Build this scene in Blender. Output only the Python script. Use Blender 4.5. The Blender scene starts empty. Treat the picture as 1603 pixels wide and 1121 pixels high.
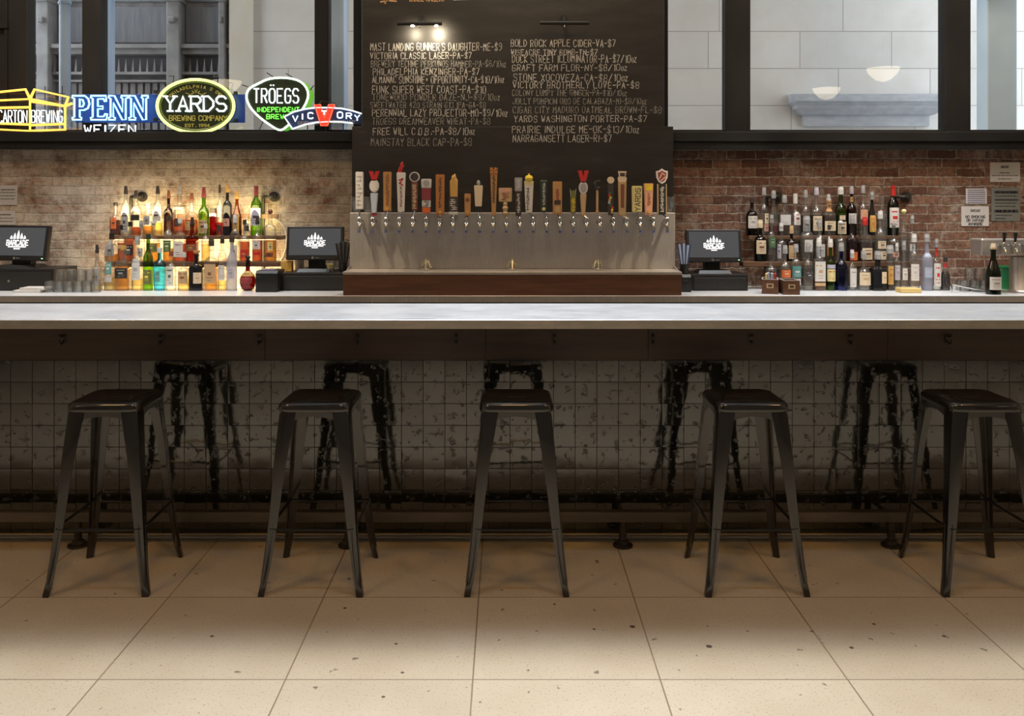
import bpy, bmesh, math, random
from mathutils import Vector, Matrix
random.seed(11)
PI = math.pi
sc = bpy.context.scene
COL = sc.collection

# ------------------------------------------------------------------ camera
CAM_Z, FPX, VPX, VPY = 1.556, 1404.0, 793.0, 317.0
cam = bpy.data.cameras.new('camera'); cam_ob = bpy.data.objects.new('camera', cam)
COL.objects.link(cam_ob)
cam.sensor_width = 36.0; cam.lens = FPX / 1603 * 36.0
cam.shift_x = (801.5 - VPX) / 1603; cam.shift_y = (VPY - 560.5) / 1603
cam.clip_end = 200
cam_ob.location = (0, 0, CAM_Z); cam_ob.rotation_euler = (PI / 2, 0, 0)
sc.camera = cam_ob

# ------------------------------------------------------------------ colour management, sampling
sc.view_settings.view_transform = 'Standard'; sc.view_settings.look = 'None'
sc.view_settings.gamma = 1.0; sc.view_settings.use_curve_mapping = False
sc.view_settings.exposure = 0.0
try:
    sc.cycles.use_denoising = True
    sc.cycles.max_bounces = 10; sc.cycles.diffuse_bounces = 4; sc.cycles.glossy_bounces = 5
    sc.cycles.transmission_bounces = 8; sc.cycles.transparent_max_bounces = 40
    sc.cycles.sample_clamp_indirect = 4.0
    sc.cycles.caustics_reflective = False; sc.cycles.caustics_refractive = False
except Exception:
    pass

# ------------------------------------------------------------------ world, sun, lamps
w = bpy.data.worlds.new('overcast sky'); sc.world = w; w.use_nodes = True
bg = w.node_tree.nodes['Background']
bg.inputs['Color'].default_value = (0.90, 0.95, 1.0, 1); bg.inputs['Strength'].default_value = 4.9

def light(name, kind, loc, energy, color, target=None, size=None, size_y=None, spot=None, blend=0.6, angle=None):
    l = bpy.data.lights.new(name, kind); l.energy = energy; l.color = color
    o = bpy.data.objects.new(name, l); COL.objects.link(o); o.location = loc
    if kind == 'AREA':
        l.size = size
        if size_y: l.shape = 'RECTANGLE'; l.size_y = size_y
    elif kind in ('POINT', 'SPOT') and size: l.shadow_soft_size = size
    if spot: l.spot_size = spot; l.spot_blend = blend
    if angle is not None: l.angle = angle
    if target is not None:
        d = Vector(target) - Vector(loc)
        o.rotation_euler = d.to_track_quat('-Z', 'Y').to_euler()
    return o

WARM = (1.0, 0.70, 0.40); SOFT = (1.0, 0.82, 0.62)
# hazy daylight falling steeply through the tall street windows behind the bar
light('daylight sun', 'SUN', (0, 9, 14), 2.45, (0.93, 0.97, 1.0), target=(0.35, 9 - 8.0, 0), angle=math.radians(16))
# unseen warm lights added overhead as general fill
for lx in (-3.4, 0.0, 3.4):
    light('ceiling fill', 'AREA', (lx, 1.0, 5.2), 33, (1.0, .53, .15), target=(lx, 3.4, 0.6), size=0.8)
# lamps over the bartenders' aisle
for lx in (-3.2, 0.0, 3.2):
    light('aisle lamp', 'AREA', (lx, 5.62, 4.25), 46, SOFT, target=(lx, 6.0, 1.0), size=0.5)
# two track spots on the ends of the tap wall
light('track spot', 'SPOT', (-1.75, 5.35, 3.3), 190, (1, .80, .55), target=(-0.95, 6.1, 1.22), size=0.03, spot=math.radians(16), blend=0.8)
light('track spot', 'SPOT', (1.85, 5.35, 3.3), 190, (1, .80, .55), target=(1.03, 6.1, 1.22), size=0.03, spot=math.radians(16), blend=0.8)

# unseen fill spots added to brighten brick and bottles, kept there by their cones
for lx, en in ((-3.3, 100), (-2.2, 75), (2.2, 125), (3.3, 125)):
    light('brick fill spot', 'SPOT', (lx, 4.3, 4.5), en, (1, .86, .70), target=(lx, 6.5, 1.55), size=0.06, spot=math.radians(40), blend=0.8)
# unseen cool strips added overhead to put highlights on the stool seats
for lx in (-2.6, 0.1, 2.8):
    light('seat highlight strip', 'AREA', (lx, 2.5, 5.4), 10, (.66, .80, 1.0), target=(lx, 2.9, 0), size=2.4, size_y=.16)
# cool track spots over the two ends of the back counter
for lx in (-3.0, -1.9, 1.7, 2.45, 3.2):
    light('counter spot', 'SPOT', (lx, 5.55, 3.25), 95, (.76, .88, 1.0), target=(lx, 6.08, .95), size=0.05, spot=math.radians(46), blend=0.9)

# ------------------------------------------------------------------ helpers
def PX(px, d): return (px - VPX) * d / FPX
def PZ(py, d): return CAM_Z - (py - VPY) * d / FPX

ROOT = {}
def tag(o, label=None, cat=None, group=None, kind=None):
    if label: o['label'] = label
    if cat: o['category'] = cat
    if group: o['group'] = group
    if kind: o['kind'] = kind
    return o
def empty(name, loc, label=None, cat=None, group=None, rz=0.0):
    o = bpy.data.objects.new(name, None); COL.objects.link(o)
    o.empty_display_size = 0.05
    o.location = loc; o.rotation_euler = (0, 0, rz)
    ROOT[o] = Vector(loc)
    return tag(o, label, cat, group)
def obj(name, bm, mats, parent=None, loc=None, local=False, smooth=False):
    """link a bmesh as one object; geometry is given in world space unless local"""
    if not isinstance(mats, (list, tuple)): mats = [mats]
    bmesh.ops.recalc_face_normals(bm, faces=bm.faces[:])
    me = bpy.data.meshes.new(name)
    base = Vector((0, 0, 0))
    if parent is not None: base = ROOT.get(parent, Vector((0, 0, 0)))
    elif loc is not None: base = Vector(loc)
    if not local and base.length > 0:
        bmesh.ops.translate(bm, verts=bm.verts[:], vec=-base)
    bm.to_mesh(me); bm.free()
    for m in mats: me.materials.append(m)
    if smooth:
        for p in me.polygons: p.use_smooth = True
        try: me.set_sharp_from_angle(angle=math.radians(38))
        except Exception: pass
    o = bpy.data.objects.new(name, me); COL.objects.link(o)
    if parent is not None:
        o.parent = parent; ROOT[o] = base
    elif loc is not None:
        o.location = base; ROOT[o] = base
    return o
def struct(name, bm, mats, **k):
    o = obj(name, bm, mats, **k); o['kind'] = 'structure'; return o
def NB(): return bmesh.new()

def box(bm, x0, x1, y0, y1, z0, z1, bev=0.0, mi=0, seg=2):
    t = bmesh.new()
    bmesh.ops.create_cube(t, size=1.0)
    for v in t.verts:
        v.co = Vector((x0 + (v.co.x + .5) * (x1 - x0), y0 + (v.co.y + .5) * (y1 - y0), z0 + (v.co.z + .5) * (z1 - z0)))
    if bev > 0:
        bmesh.ops.bevel(t, geom=t.edges[:], offset=bev, segments=seg, affect='EDGES', profile=0.5)
    merge(bm, t, mi); return bm
def merge(bm, t, mi=0, M=None):
    if M is not None: bmesh.ops.transform(t, matrix=M, verts=t.verts[:])
    vm = {}
    for v in t.verts: vm[v] = bm.verts.new(v.co)
    for f in t.faces:
        try:
            nf = bm.faces.new([vm[v] for v in f.verts]); nf.material_index = mi if mi is not None else f.material_index
        except ValueError: pass
    t.free()
def poly(bm, pts, mi=0):
    f = bm.faces.new([bm.verts.new(p) for p in pts]); f.material_index = mi; return f
def prism(bm, outline, y0, y1, mi=0, side_mi=None):
    """outline in (x,z), extruded along y"""
    n = len(outline)
    a = [bm.verts.new((x, y0, z)) for x, z in outline]; b = [bm.verts.new((x, y1, z)) for x, z in outline]
    f = bm.faces.new(a); f.material_index = mi
    f = bm.faces.new(b[::-1]); f.material_index = mi
    for i in range(n):
        j = (i + 1) % n
        f = bm.faces.new([a[i], b[i], b[j], a[j]]); f.material_index = mi if side_mi is None else side_mi
    return bm
def ring_loft(bm, rings, mi=0, cap0=True, cap1=True, closed=False):
    R = [[bm.verts.new(p) for p in r] for r in rings]
    n = len(R[0])
    pairs = list(zip(R, R[1:])) + ([(R[-1], R[0])] if closed else [])
    for a, b in pairs:
        for i in range(n):
            j = (i + 1) % n
            f = bm.faces.new([a[i], a[j], b[j], b[i]]); f.material_index = mi
    if not closed:
        if cap0: f = bm.faces.new(R[0][::-1]); f.material_index = mi
        if cap1: f = bm.faces.new(R[-1]); f.material_index = mi
    return bm
def lathe(bm, prof, cx=0, cy=0, z0=0, n=20, mi=0, sq=2.0, ky=1.0, cap0=True, cap1=True):
    """revolve (r,z) about a vertical axis; sq>2 squares the section, ky flattens it in depth"""
    rings = []
    for r, z in prof:
        ring = []
        for i in range(n):
            a = 2 * PI * (i + .5) / n; c, s = math.cos(a), math.sin(a)
            if sq != 2.0:
                k = (abs(c) ** sq + abs(s) ** sq) ** (-1.0 / sq)
            else: k = 1.0
            ring.append((cx + r * k * c, cy + r * k * s * ky, z0 + z))
        rings.append(ring)
    return ring_loft(bm, rings, mi, cap0, cap1)
def frame_dirs(d):
    d = d.normalized(); up = Vector((0, 0, 1)) if abs(d.z) < 0.9 else Vector((1, 0, 0))
    u = d.cross(up).normalized(); return u, d.cross(u).normalized()
def tube(bm, pts, r, n=8, closed=False, mi=0):
    pts = [Vector(p) for p in pts]; m = len(pts); rings = []
    u = None
    for i, p in enumerate(pts):
        if closed: t = pts[(i + 1) % m] - pts[i - 1]
        elif i == 0: t = pts[1] - p
        elif i == m - 1: t = p - pts[-2]
        else: t = (pts[i + 1] - p).normalized() + (p - pts[i - 1]).normalized()
        if t.length < 1e-9: t = pts[min(i + 1, m - 1)] - p
        t.normalize()
        if u is None: u, _ = frame_dirs(t)
        u = (u - t * u.dot(t))
        if u.length < 1e-6: u, _ = frame_dirs(t)
        u.normalize(); v = t.cross(u)
        rr = r[i] if isinstance(r, (list, tuple)) else r
        k = 1.0
        rings.append([p + (u * math.cos(2 * PI * j / n) + v * math.sin(2 * PI * j / n)) * rr * k for j in range(n)])
    return ring_loft(bm, rings, mi, closed=closed)
def cyl(bm, p0, p1, r0, r1=None, n=16, mi=0):
    return tube(bm, [p0, p1], [r0, r0 if r1 is None else r1], n, mi=mi)
def arc_pts(cx, cz, rx, rz, a0, a1, n):
    return [(cx + rx * math.cos(a0 + (a1 - a0) * i / n), cz + rz * math.sin(a0 + (a1 - a0) * i / n)) for i in range(n + 1)]

# single-stroke hand lettering on a 4 x 6 grid
GL = {'A': '002640 1232', 'B': '00063645443303 3342413000', 'C': '4536160501103041', 'D': '00062644422000', 'E': '46060040 0333',
 'F': '460600 0333', 'G': '45361605011030414323', 'H': '0006 4046 0343', 'I': '2026', 'J': '4641301001', 'K': '0006 460340',
 'L': '060040', 'M': '0006234640', 'N': '00064046', 'O': '100105163645413010', 'P': '00063645443303', 'Q': '100105163645413010 2240',
 'R': '00063645443303 2340', 'S': '453616050413334241301001', 'T': '0646 2620', 'U': '060110304146', 'V': '062046', 'W': '0610243046',
 'X': '0046 0640', 'Y': '062346 2320', 'Z': '06460040', '0': '100105163645413010', '1': '152620', '2': '05163645440040',
 '3': '0516364544334241301001', '4': '30360242', '5': '460603334241301001', '6': '3616050110304142331303', '7': '064610',
 '8': '13040516364544331302011030414233', '9': '1031414536160504133343', '$': '453616050413334241301001 2720', '-': '0333', '/': '0046',
 '.': '2021', "'": '2625', '+': '1333 2422', '#': '1016 3036 0242 0444', ':': '2122 2425', '!': '2624 2120', '*': '0246 0640'}
ADV = {'I': 3.0, ' ': 3.6, '.': 3.0, "'": 2.6, '1': 4.0, '-': 5.2, ':': 2.5, '!': 2.5}
def strokes(text, x0, z0, h, width=None, jit=0.0, slant=0.0, adv=5.5, rnd=None):
    out = []; cx = 0.0
    for ch in text:
        dot = ch == '\u00d6'
        c = 'O' if dot else ch.upper(); s = 0.66 if ch.islower() else 1.0
        g = GL.get(c, '')
        dy = (rnd.uniform(-1, 1) * jit * 1.2 if rnd else 0)
        for st in g.split():
            pts = []
            for k in range(0, len(st), 2):
                x, y = int(st[k]), int(st[k + 1])
                if rnd: x += rnd.uniform(-jit, jit); y += rnd.uniform(-jit, jit)
                x = x if c not in 'I' else x - 1.2
                pts.append((cx + x * s + slant * y, (y * s + dy)))
            out.append(pts)
        if dot: out += [[(cx + 1, 7.3), (cx + 1, 7.8)], [(cx + 3, 7.3), (cx + 3, 7.8)]]
        cx += ADV.get(c, adv) * s
    tot = max(cx - (adv - 4), 1e-6); kz = h / 6.0; kx = (width / tot) if width else kz
    return [[(x0 + x * kx, z0 + y * kz) for x, y in p] for p in out]
def ribbon(bm, polys, y, wd, mi=0):
    for p in polys:
        for (xa, za), (xb, zb) in zip(p, p[1:]):
            dx, dz = xb - xa, zb - za; L = math.hypot(dx, dz)
            if L < 1e-7: continue
            ex, ez = dx / L * wd * .45, dz / L * wd * .45; nx, nz = -dz / L * wd / 2, dx / L * wd / 2
            f = bm.faces.new([bm.verts.new(q) for q in ((xa - ex + nx, y, za - ez + nz), (xa - ex - nx, y, za - ez - nz), (xb + ex - nx, y, zb + ez - nz), (xb + ex + nx, y, zb + ez + nz))])
            f.material_index = mi
    return bm
def neon(bm, polys, y, r, n=6, mi=0, closed=False):
    for p in polys:
        tube(bm, [(x, y, z) for x, z in p], r, n, closed=closed, mi=mi)
    return bm

# ------------------------------------------------------------------ materials
MATS = {}
def nodemat(name):
    m = bpy.data.materials.new(name); m.use_nodes = True
    nt = m.node_tree; b = nt.nodes['Principled BSDF']; return m, nt, b
def mat(name, c, rough=0.5, metal=0.0, spec=None, noise=None, bump=None, emit=None, estr=0, coat=0, ior=None):
    if name in MATS: return MATS[name]
    m, nt, b = nodemat(name)
    b.inputs['Base Color'].default_value = (*c, 1); b.inputs['Roughness'].default_value = rough; b.inputs['Metallic'].default_value = metal
    if spec is not None: b.inputs['Specular IOR Level'].default_value = spec
    if ior: b.inputs['IOR'].default_value = ior
    if coat: b.inputs['Coat Weight'].default_value = coat; b.inputs['Coat Roughness'].default_value = 0.05
    if emit:
        b.inputs['Emission Color'].default_value = (*emit, 1); b.inputs['Emission Strength'].default_value = estr
    if noise or bump:
        tc = nt.nodes.new('ShaderNodeTexCoord')
        mp = nt.nodes.new('ShaderNodeMapping'); nt.links.new(tc.outputs['Object'], mp.inputs['Vector'])
        nz = nt.nodes.new('ShaderNodeTexNoise'); nt.links.new(mp.outputs['Vector'], nz.inputs['Vector'])
        nz.inputs['Detail'].default_value = 6
    if noise:
        sca, c2, stretch = noise
        nz.inputs['Scale'].default_value = sca; mp.inputs['Scale'].default_value = stretch
        rp = nt.nodes.new('ShaderNodeValToRGB')
        rp.color_ramp.elements[0].position = .35; rp.color_ramp.elements[1].position = .65
        rp.color_ramp.elements[0].color = (*c, 1); rp.color_ramp.elements[1].color = (*c2, 1)
        nt.links.new(nz.outputs['Fac'], rp.inputs['Fac']); nt.links.new(rp.outputs['Color'], b.inputs['Base Color'])
    if bump:
        if not noise: nz.inputs['Scale'].default_value = bump[0]
        bp = nt.nodes.new('ShaderNodeBump'); bp.inputs['Strength'].default_value = bump[1]; bp.inputs['Distance'].default_value = 0.01
        nt.links.new(nz.outputs['Fac'], bp.inputs['Height']); nt.links.new(bp.outputs['Normal'], b.inputs['Normal'])
    MATS[name] = m; return m
def emis(name, c, s, base=None):
    return mat(name, base or c, 0.4, emit=c, estr=s)
def glass(name, tint, edge, refl=1.0, haze=0.0, rough=0.13):
    """thin bottle glass: tinted see-through with Fresnel reflection, deeper colour towards the silhouette where the wall is thicker"""
    if name in MATS: return MATS[name]
    m = bpy.data.materials.new(name); m.use_nodes = True; nt = m.node_tree; nt.nodes.clear()
    out = nt.nodes.new('ShaderNodeOutputMaterial')
    lw = nt.nodes.new('ShaderNodeLayerWeight'); lw.inputs['Blend'].default_value = 0.35
    mx = nt.nodes.new('ShaderNodeMix'); mx.data_type = 'RGBA'
    mx.inputs[6].default_value = (*tint, 1); mx.inputs[7].default_value = (*edge, 1)
    nt.links.new(lw.outputs['Facing'], mx.inputs[0])
    tr = nt.nodes.new('ShaderNodeBsdfTransparent'); nt.links.new(mx.outputs[2], tr.inputs['Color'])
    gl = nt.nodes.new('ShaderNodeBsdfGlossy'); gl.inputs['Roughness'].default_value = rough
    lf = nt.nodes.new('ShaderNodeLayerWeight'); lf.inputs['Blend'].default_value = 0.5
    pw = nt.nodes.new('ShaderNodeMath'); pw.operation = 'POWER'; pw.inputs[1].default_value = 4.0
    nt.links.new(lf.outputs['Facing'], pw.inputs[0])
    ma = nt.nodes.new('ShaderNodeMath'); ma.operation = 'MULTIPLY_ADD'; ma.inputs[1].default_value = .75; ma.inputs[2].default_value = .045 * refl
    nt.links.new(pw.outputs[0], ma.inputs[0])
    ms = nt.nodes.new('ShaderNodeMixShader'); nt.links.new(ma.outputs[0], ms.inputs[0])
    first = tr
    if haze > 0:
        df = nt.nodes.new('ShaderNodeBsdfDiffuse'); df.inputs['Color'].default_value = (*tint, 1)
        tl = nt.nodes.new('ShaderNodeBsdfTranslucent'); tl.inputs['Color'].default_value = (*tint, 1)
        a = nt.nodes.new('ShaderNodeMixShader'); a.inputs[0].default_value = .55
        nt.links.new(df.outputs[0], a.inputs[1]); nt.links.new(tl.outputs[0], a.inputs[2])
        h = nt.nodes.new('ShaderNodeMixShader'); h.inputs[0].default_value = haze
        nt.links.new(tr.outputs[0], h.inputs[1]); nt.links.new(a.outputs[0], h.inputs[2]); first = h
    nt.links.new(first.outputs[0], ms.inputs[1]); nt.links.new(gl.outputs[0], ms.inputs[2])
    nt.links.new(ms.outputs[0], out.inputs['Surface'])
    MATS[name] = m; return m
def N(nt, t, **k):
    n = nt.nodes.new(t)
    for a, v in k.items(): setattr(n, a, v)
    return n
def xz_vector(nt, off=(0, 0)):
    g = N(nt, 'ShaderNodeNewGeometry'); s = N(nt, 'ShaderNodeSeparateXYZ'); c = N(nt, 'ShaderNodeCombineXYZ')
    nt.links.new(g.outputs['Position'], s.inputs[0])
    a = N(nt, 'ShaderNodeMath', operation='ADD'); a.inputs[1].default_value = off[0]
    b = N(nt, 'ShaderNodeMath', operation='ADD'); b.inputs[1].default_value = off[1]
    nt.links.new(s.outputs['X'], a.inputs[0]); nt.links.new(s.outputs['Z'], b.inputs[0])
    nt.links.new(a.outputs[0], c.inputs['X']); nt.links.new(b.outputs[0], c.inputs['Y'])
    return g, s, c
def ramp(nt, src, stops):
    r = N(nt, 'ShaderNodeValToRGB'); e = r.color_ramp.elements
    while len(e) < len(stops): e.new(0.5)
    for k, (p, c) in enumerate(stops):
        e[k].position = p; e[k].color = (*c, 1) if len(c) == 3 else c
    nt.links.new(src, r.inputs['Fac']); return r
def mixc(nt, fac, a, b, mode='MIX'):
    m = N(nt, 'ShaderNodeMix'); m.data_type = 'RGBA'; m.blend_type = mode
    for sock, v in ((0, fac), (6, a), (7, b)):
        if isinstance(v, (int, float)): m.inputs[sock].default_value = v
        elif isinstance(v, tuple): m.inputs[sock].default_value = (*v, 1)
        else: nt.links.new(v, m.inputs[sock])
    return m.outputs[2]
def noise_n(nt, vec, scale, detail=5, rough=.55):
    n = N(nt, 'ShaderNodeTexNoise'); n.inputs['Scale'].default_value = scale; n.inputs['Detail'].default_value = detail
    n.inputs['Roughness'].default_value = rough
    if vec is not None: nt.links.new(vec, n.inputs['Vector'])
    return n

def brick_material():
    m, nt, b = nodemat('old brick')
    g, s, v = xz_vector(nt, (0.07, 0.03))
    def wobble(vec, scale, amt):
        wob = noise_n(nt, g.outputs['Position'], scale, 3)
        cen = N(nt, 'ShaderNodeVectorMath', operation='SUBTRACT'); cen.inputs[1].default_value = (.5, .5, .5); nt.links.new(wob.outputs['Color'], cen.inputs[0])
        wv = N(nt, 'ShaderNodeVectorMath', operation='MULTIPLY_ADD'); wv.inputs[1].default_value = (amt, amt, 0)
        nt.links.new(cen.outputs[0], wv.inputs[0]); nt.links.new(vec, wv.inputs[2]); return wv.outputs[0]
    vec = wobble(wobble(v.outputs[0], 2.2, .030), 22, .020)
    br = N(nt, 'ShaderNodeTexBrick'); nt.links.new(vec, br.inputs['Vector'])
    br.inputs['Scale'].default_value = 1.0; br.inputs['Brick Width'].default_value = 0.208; br.inputs['Row Height'].default_value = 0.0655
    br.inputs['Mortar Size'].default_value = 0.0062; br.inputs['Mortar Smooth'].default_value = 0.5; br.inputs['Bias'].default_value = -.1
    br.inputs['Color1'].default_value = (.155, .062, .038, 1); br.inputs['Color2'].default_value = (.38, .20, .13, 1); br.inputs['Mortar'].default_value = (.47, .40, .31, 1)
    n1 = noise_n(nt, g.outputs['Position'], 30, 9, .75)
    c = mixc(nt, ramp(nt, n1.outputs['Fac'], [(.44, (0, 0, 0)), (.62, (.85, .85, .85))]).outputs['Color'], br.outputs['Color'], (.085, .045, .032))
    n3 = noise_n(nt, g.outputs['Position'], 11, 9, .78)
    c = mixc(nt, ramp(nt, n3.outputs['Fac'], [(.52, (0, 0, 0)), (.66, (.7, .7, .7))]).outputs['Color'], c, (.40, .31, .22))
    # left-over limewash, spread paler on the left to paint in its stronger light
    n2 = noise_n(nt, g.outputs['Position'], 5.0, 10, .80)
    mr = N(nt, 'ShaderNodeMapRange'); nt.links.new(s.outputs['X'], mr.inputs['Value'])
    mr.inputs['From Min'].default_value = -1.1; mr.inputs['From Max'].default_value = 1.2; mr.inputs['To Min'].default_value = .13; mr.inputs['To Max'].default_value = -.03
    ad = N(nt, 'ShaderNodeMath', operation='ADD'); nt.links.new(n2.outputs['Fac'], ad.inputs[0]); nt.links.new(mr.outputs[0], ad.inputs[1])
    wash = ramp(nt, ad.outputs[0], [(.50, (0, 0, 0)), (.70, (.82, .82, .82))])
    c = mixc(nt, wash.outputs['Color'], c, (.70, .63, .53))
    n4 = noise_n(nt, g.outputs['Position'], 38, 8, .75)
    c = mixc(nt, ramp(nt, n4.outputs['Fac'], [(.56, (0, 0, 0)), (.66, (.75, .75, .75))]).outputs['Color'], c, (.13, .075, .05))
    nt.links.new(c, b.inputs['Base Color']); b.inputs['Roughness'].default_value = .9
    h = N(nt, 'ShaderNodeMath', operation='MULTIPLY_ADD'); h.inputs[1].default_value = .8
    nt.links.new(n1.outputs['Fac'], h.inputs[0])
    inv = N(nt, 'ShaderNodeMath', operation='SUBTRACT'); inv.inputs[0].default_value = 1; nt.links.new(br.outputs['Fac'], inv.inputs[1])
    nt.links.new(inv.outputs[0], h.inputs[2])
    bp = N(nt, 'ShaderNodeBump'); bp.inputs['Strength'].default_value = 1.0; bp.inputs['Distance'].default_value = .014
    nt.links.new(h.outputs[0], bp.inputs['Height']); nt.links.new(bp.outputs[0], b.inputs['Normal'])
    return m
def floor_material():
    m, nt, b = nodemat('terrazzo tiles')
    g = N(nt, 'ShaderNodeNewGeometry')
    mp = N(nt, 'ShaderNodeMapping'); mp.inputs['Location'].default_value = (.11 + .611 * 20, -2.9245 + .6105 * 20, 0)
    nt.links.new(g.outputs['Position'], mp.inputs['Vector'])
    br = N(nt, 'ShaderNodeTexBrick'); br.offset = 0.0; nt.links.new(mp.outputs[0], br.inputs['Vector'])
    br.inputs['Scale'].default_value = 1; br.inputs['Brick Width'].default_value = .611; br.inputs['Row Height'].default_value = .6105
    br.inputs['Mortar Size'].default_value = .0030; br.inputs['Mortar Smooth'].default_value = .3
    br.inputs['Color1'].default_value = (.545, .485, .38, 1); br.inputs['Color2'].default_value = (.60, .535, .42, 1); br.inputs['Mortar'].default_value = (.20, .15, .10, 1)
    nb = noise_n(nt, g.outputs['Position'], 1.7, 6, .6)
    c = mixc(nt, ramp(nt, nb.outputs['Fac'], [(.35, (0, 0, 0)), (.75, (.55, .55, .55))]).outputs['Color'], br.outputs['Color'], (.41, .32, .21))
    nf = noise_n(nt, g.outputs['Position'], 135, 1, .5)
    c = mixc(nt, ramp(nt, nf.outputs['Fac'], [(.31, (.6, .6, .6)), (.37, (0, 0, 0))]).outputs['Color'], c, (.28, .21, .14))
    ns = noise_n(nt, g.outputs['Position'], 22, 3, .5)
    c = mixc(nt, ramp(nt, ns.outputs['Fac'], [(.70, (0, 0, 0)), (.72, (.75, .75, .75))]).outputs['Color'], c, (.09, .06, .04))
    # dropped stains
    for px, py, rr in ((1110, 1012, .011), (1333, 1014, .008), (620, 1008, .006), (630, 1053, .006), (990, 981, .010), (930, 985, .006), (540, 952, .007), (1368, 977, .007), (1478, 996, .008), (868, 946, .006), (332, 996, .007), (600, 1091, .006)):
        d = CAM_Z * FPX / (py - VPY)
        ds = N(nt, 'ShaderNodeVectorMath', operation='DISTANCE'); nt.links.new(g.outputs['Position'], ds.inputs[0]); ds.inputs[1].default_value = (PX(px, d), d, 0)
        lt = N(nt, 'ShaderNodeMath', operation='LESS_THAN'); lt.inputs[1].default_value = rr; nt.links.new(ds.outputs['Value'], lt.inputs[0])
        c = mixc(nt, lt.outputs[0], c, (.08, .055, .035))
    nt.links.new(c, b.inputs['Base Color']); b.inputs['Roughness'].default_value = .5
    b.inputs['Specular IOR Level'].default_value = .35
    bp = N(nt, 'ShaderNodeBump'); bp.inputs['Strength'].default_value = .25; bp.inputs['Distance'].default_value = .004
    nt.links.new(br.outputs['Fac'], bp.inputs['Height']); bp.invert = True; nt.links.new(bp.outputs[0], b.inputs['Normal'])
    return m
def metal_material(name, c, rough, stretch=(2, 40, 40), var=.12, patch=None, metal=.95):
    m, nt, b = nodemat(name)
    g = N(nt, 'ShaderNodeNewGeometry'); mp = N(nt, 'ShaderNodeMapping'); mp.inputs['Scale'].default_value = stretch
    nt.links.new(g.outputs['Position'], mp.inputs['Vector'])
    n = noise_n(nt, mp.outputs[0], 3.0, 8, .65)
    r = ramp(nt, n.outputs['Fac'], [(.3, tuple(x * (1 - var) for x in c)), (.7, tuple(min(1, x * (1 + var)) for x in c))])
    col = r.outputs['Color']
    if patch:
        n2 = noise_n(nt, g.outputs['Position'], 4, 6, .7)
        col = mixc(nt, ramp(nt, n2.outputs['Fac'], [(.42, (0, 0, 0)), (.7, (1, 1, 1))]).outputs['Color'], col, patch)
    nt.links.new(col, b.inputs['Base Color']); b.inputs['Metallic'].default_value = metal
    rr = N(nt, 'ShaderNodeMapRange'); rr.inputs['To Min'].default_value = rough * .75; rr.inputs['To Max'].default_value = rough * 1.3
    nt.links.new(n.outputs['Fac'], rr.inputs['Value']); nt.links.new(rr.outputs[0], b.inputs['Roughness'])
    MATS[name] = m; return m
def wood_material(name, c1, c2, rough=.5, along='x'):
    m, nt, b = nodemat(name)
    tc = N(nt, 'ShaderNodeNewGeometry'); mp = N(nt, 'ShaderNodeMapping')
    mp.inputs['Scale'].default_value = (1.2, 14, 14) if along == 'x' else (14, 14, 1.2)
    nt.links.new(tc.outputs['Position'], mp.inputs['Vector'])
    n = noise_n(nt, mp.outputs[0], 2.2, 8, .62)
    r = ramp(nt, n.outputs['Fac'], [(.32, c1), (.68, c2)])
    nt.links.new(r.outputs['Color'], b.inputs['Base Color']); b.inputs['Roughness'].default_value = rough
    bp = N(nt, 'ShaderNodeBump'); bp.inputs['Strength'].default_value = .12; bp.inputs['Distance'].default_value = .004
    nt.links.new(n.outputs['Fac'], bp.inputs['Height']); nt.links.new(bp.outputs[0], b.inputs['Normal'])
    MATS[name] = m; return m
def tile_material():
    m, nt, b = nodemat('glazed black tile')
    g = N(nt, 'ShaderNodeNewGeometry')
    n = noise_n(nt, g.outputs['Position'], 26, 4, .6)
    n2 = noise_n(nt, g.outputs['Position'], 7, 3, .5)
    c = ramp(nt, n2.outputs['Fac'], [(.35, (.010, .011, .010)), (.7, (.022, .022, .018))])
    nt.links.new(c.outputs['Color'], b.inputs['Base Color'])
    b.inputs['Roughness'].default_value = .07; b.inputs['IOR'].default_value = 1.9
    pits = ramp(nt, n.outputs['Fac'], [(.30, (0, 0, 0)), (.42, (1, 1, 1))])
    mx = N(nt, 'ShaderNodeMath', operation='MULTIPLY_ADD'); mx.inputs[1].default_value = 1.0
    nt.links.new(n2.outputs['Fac'], mx.inputs[0]); nt.links.new(pits.outputs['Color'], mx.inputs[2])
    bp = N(nt, 'ShaderNodeBump'); bp.inputs['Strength'].default_value = .35; bp.inputs['Distance'].default_value = .004
    nt.links.new(mx.outputs[0], bp.inputs['Height']); nt.links.new(bp.outputs[0], b.inputs['Normal'])
    return m
def stone_material():
    m, nt, b = nodemat('pale ashlar stone')
    g, s, v = xz_vector(nt, (0.35, 0.075))
    br = N(nt, 'ShaderNodeTexBrick'); nt.links.new(v.outputs[0], br.inputs['Vector'])
    br.offset = .42; br.squash = 1.35; br.squash_frequency = 3
    br.inputs['Scale'].default_value = 1; br.inputs['Brick Width'].default_value = .92; br.inputs['Row Height'].default_value = .372
    br.inputs['Mortar Size'].default_value = .0045; br.inputs['Mortar Smooth'].default_value = .2
    br.inputs['Color1'].default_value = (.62, .62, .61, 1); br.inputs['Color2'].default_value = (.68, .67, .66, 1); br.inputs['Mortar'].default_value = (.30, .30, .30, 1)
    n = noise_n(nt, g.outputs['Position'], 2.2, 7, .65)
    c = mixc(nt, ramp(nt, n.outputs['Fac'], [(.4, (0, 0, 0)), (.75, (.5, .5, .5))]).outputs['Color'], br.outputs['Color'], (.50, .46, .40))
    nt.links.new(c, b.inputs['Base Color']); b.inputs['Roughness'].default_value = .9
    return m
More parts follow.
